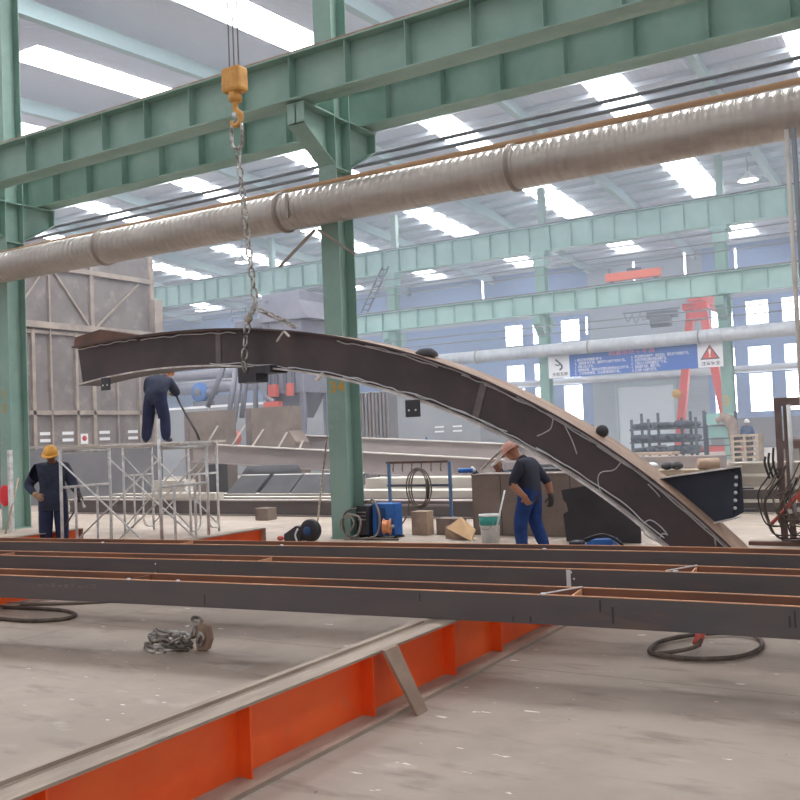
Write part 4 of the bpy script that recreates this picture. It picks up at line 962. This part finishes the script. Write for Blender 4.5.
for x0, x1, z0, z1, lab in ((-9.05,-8.0,1.62,2.05,'upper pale teal panel leaning right of the pipe rack'), (-9.0,-8.0,1.1,1.55,'lower pale teal panel leaning right of the pipe rack')):
    tag(MB().box(x0, x1, PY+.3, PY+.36, z0, z1).build('teal_panel', teal_panel), lab, 'panel')
t = thing('panel_stand', 'dark stand holding the two pale teal panels', 'stand', (-8.5, PY+.45, 0))
for x in (-9.1, -7.95): MB().box(x-.05, x+.05, PY+.4, PY+.5, 0, 2.1).build('post', rack_steel, t)
for z in (.4, .8, 1.07, 1.58): MB().box(-9.1, -7.95, PY+.2, PY+.5, z-.04, z).build('shelf', rack_steel, t)
t = tag(MB().tube(smooth([(-8.5,37.6,1.75),(-8.15,37.6,1.85),(-7.9,37.6,1.5),(-7.85,37.6,.8),(-7.8,37.6,.0)]), [.12,.2,.24,.22,.2,.2,.24], 10).build('brown_tarp', tarp), 'brown bundled tarpaulin hanging beside the far column', 'tarpaulin')
for i in range(6):
    t = thing('pallet', ('lowest', 'second lowest', 'third lowest', 'third highest', 'second highest', 'topmost')[i] + ' pallet of the stack at the foot of the far column', 'pallet', (-7.2, 36.2, .2*i), 'pallets by the far column')
    for k in range(5): MB().box(-7.72, -6.72, 36.2+.22*k, 36.35+.22*k, .2*i+.13, .2*i+.198).build('deck_board', wood, t)
    for x in (-7.7, -7.27, -6.84): MB().box(x, x+.1, 36.2, 37.23, .2*i+.002, .2*i+.13).build('bearer', wood, t)
tag(MB().box(-6.6, -3.0, 40., 40.15, 0, 1.0).build('brown_partition', box_brown), 'low brown partition far back at the right behind the hose stand', 'partition')
tag(MB().box(-16., -12.4, 34., 35., 0, .7).build('scrap_bin', rib_plate), 'low brown scrap bin left of the pipe rack', 'bin')
t = thing('steel_horse', 'pale trestle far behind the arch, left of the stooping worker', 'trestle', (-17.3, 30, 0))
for a, b in (((-17.7,30,0),(-17.2,30,1.6)), ((-16.7,30,0),(-17.2,30,1.6)), ((-17.45,30,.8),(-16.95,30,.8))): MB().bar(a, b, .07, .07).build('strut', blue_steel, t)

# hose stand at the right edge
HY = 13.7
t = thing('hose_stand', 'brown steel stand hung with black hoses at the right edge', 'stand', (-2.1, HY, 0))
for x, y in ((-2.27, HY), (-1.3, HY), (-1.3, HY+.7), (-2.27, HY+.7)): MB().box(x-.04, x+.04, y-.04, y+.04, 0, 2.0).build('post', frame_brown, t)
for z in (1.95, 1.36): 
    for y in (HY, HY+.7): MB().box(-2.31, -1.26, y-.045, y+.045, z-.06, z+.05).build('cross_beam', frame_brown, t)
MB().box(-2.33, -1.24, HY-.1, HY+.8, .3, .42).build('shelf', frame_brown, t)
MB().cyl((-2.12, HY-.06, .42), (-2.12, HY-.06, 1.9), .03).build('white_pipe', white_plastic, t)
for x in (-1.97, -1.85, -1.7): MB().cyl((x, HY-.03, .42), (x, HY-.03, 1.3), .05).build('manifold', pipe_black, t)
for z in (.9, 1.1): MB().cyl((-2.0, HY-.08, z), (-1.6, HY-.08, z), .03).build('valve', chain_dark, t)
MB().tube(smooth([(-2.42, HY-.12, .28), (-2.25, HY-.14, .45), (-2.05, HY-.14, .68), (-1.85, HY-.14, .8)]), .026, 8).build('red_pipe', red_pipe, t)
MB().lathe([(.09,0),(.11,.0),(.11,.02),(.09,.02)], (-1.95, HY-.2, .66), Matrix.Rotation(PI/2,3,'X'), 20).build('hand_wheel', red_pipe, t)
rr = random.Random(11)
for k in range(12):
    x0 = -2.4 + .035*k; lo = rr.uniform(.06, .5); w = rr.uniform(.08, .34)
    top = 1.0 + rr.uniform(-.1,.15)
    MB().tube(smooth([(x0+.06, HY-.05, top), (x0-.02, HY-.12, top-.2), (x0-w*.7, HY-.16, (top+lo)/2), (x0-w*.45, HY-.2, lo+.1), (x0+.02, HY-.22, lo), (x0+.3, HY-.18, lo+.04), (x0+.42, HY-.1, .36)], 5), .0105, 7).build('hose', hose_mat if k % 4 else black, t)
for dx, z1 in ((0, 1.35), (.06, 1.42), (-.05, 1.3)): MB().tube(smooth([(-2.4+dx, HY-.08, z1-.1), (-2.41+dx, HY-.1, 1.1), (-2.36+dx, HY-.08, .9)]), .016, 7).build('hose_end', black, t)
MB().box(-2.7, -1.4, HY-.25, HY-.12, 0, .05).build('skid', dark_brown, t)
MB().box(-1.98, -1.6, HY+.6, HY+.68, 1.55, 1.85).build('teal_tank', teal_panel, t)
# vertical pipes beside the duct at the right edge
tag(MB().cyl((-1.74, 12.18, 0), (-1.74, 12.18, 5.24), .028, n=10).build('downpipe', steel_light), 'pale vertical pipe hanging below the big duct at the right edge', 'pipe')
tag(MB().cyl((-1.66, 12.18, 0), (-1.66, 12.18, 5.24), .03, n=10).build('downpipe', cable_dark), 'dark vertical pipe hanging below the big duct at the right edge', 'pipe')
# bits by the left column
tag(MB().box(-17.36, -17.28, 12.5, 12.58, 0, 1.72).build('pipe_post', scaf), 'grey post standing right of the left column', 'post')
tag(MB().cyl((-17.05, 12.2, .0), (-17.5, 12.86, 1.1), .02, n=8).build('steel_rod', plank_grey), 'tan rod leaning against the left column', 'rod')
tag(MB().ball((-17.93, 12.84, .74), .22, (.85,.35,1.05)).build('red_cloth', red_bright), 'red cloth bundle hanging on the left column', 'cloth')

# ================================================================== PEOPLE
def resample(m, chain_pts, radii, n=10): m.tube(smooth(chain_pts, 4), radii, n)
def head_mesh(m, c, M, skin_i, eye_i, lip_i, s=1.):
    """head of height .23*s with brow, nose, chin, ears; faces +Y of M"""
    def fn(d):
        x, y, z = d; r = V((x*.076, y*.096, z*.115))
        if z < 0: r.x *= 1 + .18*z; r.y *= (1 + .12*z) if y < 0 else (1 - .03*z)
        if y < -.2 and z < -.2: r.y *= .75
        f = max(0, y)
        r.y += f*(.026*math.exp(-((x/.16)**2 + ((z+.08)/.2)**2)) + .009*math.exp(-(((abs(x)-.25)/.3)**2 + ((z-.22)/.1)**2)) - .008*math.exp(-(((abs(x)-.36)/.16)**2 + ((z-.05)/.1)**2)) + .008*math.exp(-((x/.3)**2 + ((z+.75)/.18)**2)))
        return r*s
    m.mi(skin_i).ball(c, 1., M=M, n=22, fn=fn)
    for sx in (-1, 1):
        m.mi(skin_i).ball(V(c)+M @ (V((sx*.078, -.005, -.005))*s), .03*s, (.35,.7,1.05), M)
        m.mi(eye_i).ball(V(c)+M @ (V((sx*.03, .083, .012))*s), .012*s, (1.2,.6,.7), M, 8)
    m.mi(lip_i).ball(V(c)+M @ (V((0, .088, -.062))*s), .022*s, (1.1,.35,.3), M, 8)
def hand_mesh(m, wrist, d, nrm, side, gi, curl=.6, s=1.):
    """palm, four unequal bent fingers and a thumb; d along the hand, nrm out of the back of the hand"""
    d = V(d).normalized(); nrm = V(nrm); nrm = (nrm - d*nrm.dot(d)).normalized(); a = d.cross(nrm)*side; w = V(wrist)
    M = Matrix((a, d, nrm)).transposed()
    m.mi(gi).ball(w + d*.05*s, .05*s, (.86,1.05,.36), M, 10)
    for i, (off, L) in enumerate(((-.032,.072), (-.011,.082), (.011,.076), (.031,.06))):
        p = w + d*.088*s + a*off*s; pts = [p - d*.02*s, p]; ang = 0; q = p
        for sl in (.42, .33, .25):
            ang += curl; q = q + (d*math.cos(ang) - nrm*math.sin(ang))*L*sl*s; pts.append(q)
        m.tube(pts, [.0105*s, .0105*s, .01*s, .009*s, .007*s], 7)
    t0 = w + d*.025*s - a*.036*s; t1 = t0 + (d*.6 - a*.75 - nrm*.3)*.04*s; t2 = t1 + (d*.85 - a*.1 - nrm*.5)*.034*s
    m.tube([w + d*.015*s - a*.015*s, t0, t1, t2], [.014*s, .0135*s, .012*s, .008*s], 7)
def skinned(edges, P, R, mats_of, zones, name, parent, extra=None):
    """one continuous body grown over a skeleton, material by nearest bone; extra(mb) adds head and hands to the same mesh"""
    names = list(P); me = bpy.data.meshes.new('skeleton')
    me.from_pydata([tuple(P[k]) for k in names], [(names.index(a), names.index(b)) for a, b in edges], [])
    o = bpy.data.objects.new('skeleton', me); C.objects.link(o)
    sk = o.modifiers.new('skin', 'SKIN'); sk.use_smooth_shade = True
    o.modifiers.new('sub', 'SUBSURF').levels = 2
    lay = me.skin_vertices[0].data
    for i, k in enumerate(names):
        r = R[k]; lay[i].radius = r if isinstance(r, tuple) else (r, r)
    lay[names.index('pelvis')].use_root = True
    dg = bpy.context.evaluated_depsgraph_get(); dg.update()
    bm = bpy.data.meshes.new_from_object(o.evaluated_get(dg))
    bpy.data.objects.remove(o); bpy.data.meshes.remove(me)
    mb = MB()
    def rad(k): return sum(R[k])/2 if isinstance(R[k], tuple) else R[k]
    def near(c):
        best = None
        for (a, b), z in zones.items():
            p, q = P[a], P[b]; d = q-p; t = max(0, min(1, (c-p).dot(d)/d.length_squared)); e = (p+d*t-c).length - .8*((1-t)*rad(a)+t*rad(b))
            if best is None or e < best[0]: best = (e, z)
        return best[1]
    mb.v = [v.co.copy() for v in bm.vertices]
    for p in bm.polygons:
        c = sum((bm.vertices[i].co for i in p.vertices), V((0,0,0)))/len(p.vertices)
        mb.f.append(list(p.vertices)); mb.m.append(near(c)); mb.s.append(True)
    bpy.data.meshes.remove(bm)
    if extra: extra(mb)
    return mb.build(name, mats_of, parent, local=True)
def person(label, loc, face, J, zones_mat, hands, headrot, headwear, torso_mat, leg_mat, scale=1., sleeves='long', glove_l=3, glove_r=3, sk=None, gl=None, gr=None, bt_m=None, bulk=1.3):
    """J: joint positions in the person's frame (+Y ahead, +X to the person's right)"""
    t = thing('person', label, 'person', loc)
    Rz = Matrix.Rotation(math.atan2(-face[0], face[1]), 3, 'Z')
    P = {k: Rz @ V(v)*scale for k, v in J.items()}
    R = dict(pelvis=(.155,.125), spine=(.15,.115), chest=(.175,.125), neckb=(.075,.08), neck=.056, sh_l=.078, sh_r=.078, el_l=.062, el_r=.062, wr_l=.036, wr_r=.036,
             hip_l=.098, hip_r=.098, kn_l=.082, kn_r=.082, an_l=.068, an_r=.068, heel_l=.05, heel_r=.05, toe_l=.042, toe_r=.042)
    for k in R:
        f = bulk if k not in ('neck','wr_l','wr_r','heel_l','heel_r','toe_l','toe_r') else 1.08
        if k in ('pelvis','spine','chest'): f = 1 + (bulk-1)*.75
        if sleeves == 'short' and k.startswith('el'): f = 1.05
        R[k] = tuple(x*f for x in R[k]) if isinstance(R[k], tuple) else R[k]*f
    R = {k: (tuple(x*scale for x in r) if isinstance(r, tuple) else r*scale) for k, r in R.items()}
    E = [('pelvis','spine'),('spine','chest'),('chest','neckb'),('neckb','neck'),('pelvis','hip_l'),('pelvis','hip_r')]
    for s in 'lr': E += [('chest','sh_'+s),('sh_'+s,'el_'+s),('el_'+s,'wr_'+s),('hip_'+s,'kn_'+s),('kn_'+s,'an_'+s),('an_'+s,'heel_'+s),('heel_'+s,'toe_'+s)]
    Z = {}
    for e in E:
        k = 1
        if e[1].startswith(('hip','kn','an')): k = 2
        if e[1].startswith(('heel','toe')): k = 3
        if e[1] == 'neck': k = 0
        if e[1].startswith('wr') and sleeves == 'short': k = 0
        Z[e] = k
    mats = [sk or skin, torso_mat, leg_mat, bt_m or boot, gl or skin, gr or skin, eye, lip]
    Mh = Rz @ Euler(headrot).to_matrix()
    hc = P['neck'] + Mh @ V((0, .035, .12))*scale
    def extra(mb):
        mb.mi(0).tube([P['neckb'], P['neck'], hc - Mh @ V((0,.02,.04))*scale], [.06*scale, .055*scale, .055*scale], 12)
        head_mesh(mb, hc, Mh, 0, 6, 7, scale)
        for s, side, gi in (('l', -1, 4), ('r', 1, 5)):
            hd = hands[s]; hand_mesh(mb, P['wr_'+s], Rz @ V(hd[0]), Rz @ V(hd[1]), side, gi, hd[2], scale*1.08)
            d = (P['wr_'+s]-P['el_'+s]).normalized(); mb.mi(gi).tube([P['wr_'+s]-d*.07*scale, P['wr_'+s], P['wr_'+s]+d*.03], [.043*scale, .04*scale, .036*scale], 10)
    body = skinned(E, P, R, mats, Z, 'body', t, extra)
    # clothing details
    up = (P['neckb']-P['chest']).normalized()
    m = MB(); ax = (P['neck']-P['neckb']).normalized(); Mc = ax.to_track_quat('Z','Y').to_matrix()
    m.lathe([(.085*scale,-.01),(.078*scale,.04),(.07*scale,.04),(.074*scale,-.01)], P['neckb']+ax*.005, Mc, 18); m.build('collar', torso_mat, t, local=True)
    m = MB(); ax = (P['spine']-P['pelvis']).normalized(); Mc = ax.to_track_quat('Z','Y').to_matrix() @ Matrix.Identity(3)
    if headwear:
        mt, kind = headwear; m = MB()
        prof = [(.118,-.005),(.118,.03),(.105,.075),(.075,.11),(.03,.125),(.002,.127)]
        vs_c = hc + Mh @ V((0,-.008,.035))*scale
        def helm(d): return d
        M2 = Mh @ Matrix.Diagonal((1., 1.18, 1.))
        m.lathe([(r*.9*scale, h*scale) for r, h in prof], vs_c, M2, 22)
        o = m.build('hard_hat' if kind == 'helmet' else 'cap', mt, t, local=True)
        b = MB(); b.lathe([(.1*scale,-.008*scale),(.135*scale,-.012*scale),(.137*scale,-.004*scale),(.1*scale,.008*scale)], vs_c+Mh @ V((0,.012,0))*scale, M2, 22); b.build('brim', mt, o, local=True)
        if kind == 'helmet':
            r = MB(); r.tube([vs_c + Mh @ V((0, y, z))*scale for y, z in ((.1,.05),(.07,.1),(.0,.13),(-.07,.1),(-.1,.05))], .012*scale, 6); r.build('ridge', mt, o, local=True)
    return t, P, Rz, hc, Mh
base = dict(pelvis=(0,0,.95), spine=(0,.01,1.13), chest=(0,.0,1.33), neckb=(0,-.01,1.47), neck=(0,.01,1.53), sh_l=(-.19,-.01,1.4), sh_r=(.19,-.01,1.4), el_l=(-.26,-.02,1.12), el_r=(.26,-.02,1.12),
    wr_l=(-.27,.08,.88), wr_r=(.27,.08,.88), hip_l=(-.1,0,.9), hip_r=(.1,0,.9), kn_l=(-.12,.03,.5), kn_r=(.12,.03,.5), an_l=(-.13,0,.1), an_r=(.13,0,.1), heel_l=(-.13,-.02,.055), heel_r=(.13,-.02,.055), toe_l=(-.15,.18,.045), toe_r=(.15,.18,.045))
def J(**k): d = dict(base); d.update(k); return d
dn = ((0,.1,-1), (0,0,1))
# left worker beside the scaffold, looking down at his torch
LW = (-12.42, 9.75, 0)
LWf = 0
tL, PL, RzL, hcL, MhL = person('person in a dark jacket and yellow hard hat standing left of the scaffold, looking down', LW, (.78, -.62),
    J(spine=(0,.03,1.13), chest=(0,.05,1.33), neckb=(0,.06,1.46), neck=(0,.1,1.51), sh_l=(-.2,.05,1.39), sh_r=(.2,.05,1.39), el_r=(.37,-.02,1.14), wr_r=(.25,.2,1.0), el_l=(-.3,.06,1.13), wr_l=(-.38,.26,.97)),
    None, {'r': ((-.5,.6,-.3), (.4,.3,.8), .7), 'l': ((-.3,.8,-.5), (-.5,.2,.8), .8)}, (-.42, 0, -.25), (helmet_yel, 'helmet'), jacket, trousers, 1., 'long', sk=skin_dark, gl=glove_dark, gr=glove, bulk=1.4)
# hem of the jacket hanging over the trousers
hem = MB(); M = RzL.to_4x4()
hem.lathe([(.16,.74),(.215,.74),(.205,.95),(.19,1.08),(.16,1.08)], (0,0,0), (RzL @ Matrix.Diagonal((1.05,.82,1.))), 26); hem.build('jacket_hem', jacket, tL, local=True)
for k, p in enumerate(((-.09), (.09))):
    c = RzL @ V((p, .215, 1.27)); M = Matrix.Translation(c) @ RzL.to_4x4() @ Matrix.Rotation(.1, 4, 'X')
    MB().box(-.055, .055, -.008, .012, -.012, .018, M).box(-.05, .05, -.008, .006, -.1, -.012, M).build('pocket', jacket, tL, local=True)
wl = PL['wr_l']+V(LW)
tc_ = thing('cutting_torch', 'short torch with a thin hose in the left hand of the worker by the scaffold', 'torch', (wl.x, wl.y, wl.z))
hd = RzL @ V((-.2,.8,-.5))
MB().cyl(wl+hd*.05, wl+hd*.32, .016).build('tube', chain_mat, tc_)
MB().ball(wl+hd*.34, .025).build('tip', chalk, tc_)
MB().tube(smooth([wl+hd*.04, wl+V((-.1,-.05,-.3)), wl+V((-.35,-.1,-.6)), wl+V((-.6,-.1,-.85)), wl+V((-.9,0,-.95))]), .012, 6).build('hose', hose_mat, tc_)
# upper worker stooping on the planks
UWp = (-13.58, 13.1, 1.747)
fu = V((-.5, .86, 0))
tU, PU, RzU, hcU, MhU = person('person in navy clothes and orange hard hat stooping on the scaffold under the arch', UWp, (fu.x, fu.y),
    J(pelvis=(0,-.05,.88), spine=(.02,.03,1.02), chest=(.04,.16,1.16), neckb=(.1,.26,1.26), neck=(.13,.3,1.29), sh_l=(-.17,.18,1.2), sh_r=(.24,.18,1.18), el_l=(-.26,.36,1.0), el_r=(.33,.36,.96), wr_l=(-.1,.52,1.02), wr_r=(.24,.54,.98),
      hip_l=(-.1,-.05,.84), hip_r=(.1,-.05,.84), kn_l=(-.15,.02,.48), kn_r=(.17,.0,.48), an_l=(-.2,-.02,.1), an_r=(.2,-.04,.1), heel_l=(-.2,-.04,.055), heel_r=(.2,-.06,.055), toe_l=(-.26,.16,.045), toe_r=(.25,.14,.045)),
    None, {'l': ((.6,.6,.1), (0,.2,1), .9), 'r': ((-.5,.6,.1), (0,.2,1), .9)}, (-.5, 0, -.2), (helmet_or, 'helmet'), jacket, trousers, 1.0, 'long', gl=glove, gr=glove, bulk=1.5)
wr = PU['wr_r']+V(UWp); e2 = V((-12.6, 13.25, 1.76))
tag(MB().tube(smooth([wr+V((-.05,.05,.1)), wr+V((.12,.02,-.22)), e2+V((-.1,0,.2)), e2]), .022, 8).build('black_hose', black), 'black hose running from the upper worker down to the scaffold planks', 'hose')
# stooping worker at the right, under the arch
RWp = (-5.3, 12.0, 0)
fr = R0*-1 + V((0,1,0))*.55
tR, PR, RzR, hcR, MhR = person('person in dark short sleeves and blue trousers stooping under the arch', RWp, (fr.x, fr.y),
    J(pelvis=(0,-.03,.8), spine=(0,-.02,.96), chest=(0,.0,1.13), neckb=(0,.06,1.25), neck=(0,.11,1.29), sh_l=(-.19,.0,1.18), sh_r=(.19,.0,1.18), el_l=(-.29,.1,.95), wr_l=(-.24,-.06,.78), el_r=(.3,-.16,.95), wr_r=(.3,-.2,.74),
      hip_l=(-.1,-.03,.77), hip_r=(.1,-.05,.77), kn_l=(-.12,.08,.43), kn_r=(.12,-.02,.43), an_l=(-.13,.06,.1), an_r=(.14,-.14,.1), heel_l=(-.13,.04,.055), heel_r=(.14,-.16,.055), toe_l=(-.14,.23,.045), toe_r=(.16,.03,.045)),
    None, {'l': ((.3,-.3,-.8), (-1,0,.1), .6), 'r': ((0,.05,-1), (1,0,0), .6)}, (-.6, 0, .1), (helmet_pink, 'cap'), shirt, jeans, 1.02, 'short', gl=skin, gr=glove_dark, bulk=1.26)
# kneeling worker behind the brown box
KWp = (-7.2, 15.25, 0)
tK, PK, RzK, hcK, MhK = person('person with a bare brown head kneeling behind the brown box with a blue grinder', KWp, (-.25, -.95),
    J(pelvis=(0,-.1,.5), spine=(0,-.04,.65), chest=(0,.03,.83), neckb=(0,.08,.95), neck=(0,.12,1.0), sh_l=(-.19,.03,.89), sh_r=(.19,.03,.89), el_l=(-.28,.2,.75), wr_l=(-.22,.4,.92), el_r=(.33,.25,.85), wr_r=(.28,.5,1.05),
      hip_l=(-.1,-.1,.46), hip_r=(.1,-.1,.46), kn_l=(-.16,.22,.12), kn_r=(.14,.28,.44), an_l=(-.14,-.22,.1), an_r=(.15,.22,.1), heel_l=(-.14,-.28,.1), heel_r=(.15,.2,.055), toe_l=(-.14,-.36,.05), toe_r=(.16,.4,.045)),
    None, {'l': ((.2,.8,.2), (0,0,1), .6), 'r': ((.1,.8,-.1), (0,0,1), .8)}, (-.3, 0, .4), None, jacket, trousers, 1.0, 'long', sk=skin_dark, gl=glove_white, gr=glove_white)
wk = PK['wr_r']+V(KWp)+V((0,-.12,-.02))
bg_ = thing('blue_grinder', 'small blue grinder held in a white glove on the edge of the brown box', 'grinder', wk)
MB().cyl(wk+V((-.2,-.02,.0)), wk+V((.06,.0,.0)), .045).build('body', blue, bg_)
MB().lathe([(.01,0),(.06,0),(.06,.01),(.01,.01)], wk+V((-.22,-.02,-.05))).build('disc', chain_dark, bg_)
for p, q, mt, lab in (((481,470),(504,447),chain_dark,'grey bar slanting from the brown box up to the head of the stooping worker'), ((492,466),(507,452),white_plastic,'white stick slanting beside the grey bar over the brown box')):
    a, b = at(*p, Y=13.95), at(*q, Y=13.0)
    if a.z < 1.02: a.z = 1.02
    tag(MB().cyl(a, b, .022, n=8).build('slanted_bar', mt), lab, 'bar')
# far worker in a white helmet
person('person in dark blue with a white hard hat, far back right of the far column', (-8.75, 44.6, 0), (.2, -1), J(), None, {'l': dn[:1]+((-1,0,0), .4), 'r': dn[:1]+((1,0,0), .4)}, (-.2,0,0), (helmet_white, 'helmet'), blue_dark, trousers, 1.0)

# ------------------------------------------------------------------ haze in the far bay, light
HAZE = bpy.data.materials.new('haze'); HAZE.use_nodes = True
nt = HAZE.node_tree; nt.nodes.clear()
vo = nt.nodes.new('ShaderNodeOutputMaterial'); vs = nt.nodes.new('ShaderNodeVolumeScatter')
vs.inputs['Color'].default_value = (.76, .87, 1., 1); vs.inputs['Density'].default_value = .0075; vs.inputs['Anisotropy'].default_value = .2
nt.links.new(vs.outputs['Volume'], vo.inputs['Volume'])
hz = MB().box(-60, 4, 15.2, 61.4, .03, 12.95).build('haze', HAZE)
hz['kind'] = 'stuff'; hz['label'] = 'thin bluish welding haze hanging in the far bay'; hz['category'] = 'haze'
w = bpy.data.worlds.new('world'); bpy.context.scene.world = w; w.use_nodes = True
bg = w.node_tree.nodes['Background']; bg.inputs['Color'].default_value = (.96, .97, 1., 1); bg.inputs['Strength'].default_value = .42
sc = bpy.context.scene
sc.view_settings.view_transform = 'Standard'; sc.view_settings.look = 'None'; sc.view_settings.gamma = 1; sc.view_settings.use_curve_mapping = False
sc.view_settings.exposure = 0.8
sc.cycles.use_denoising = True
sc.cycles.volume_bounces = 1
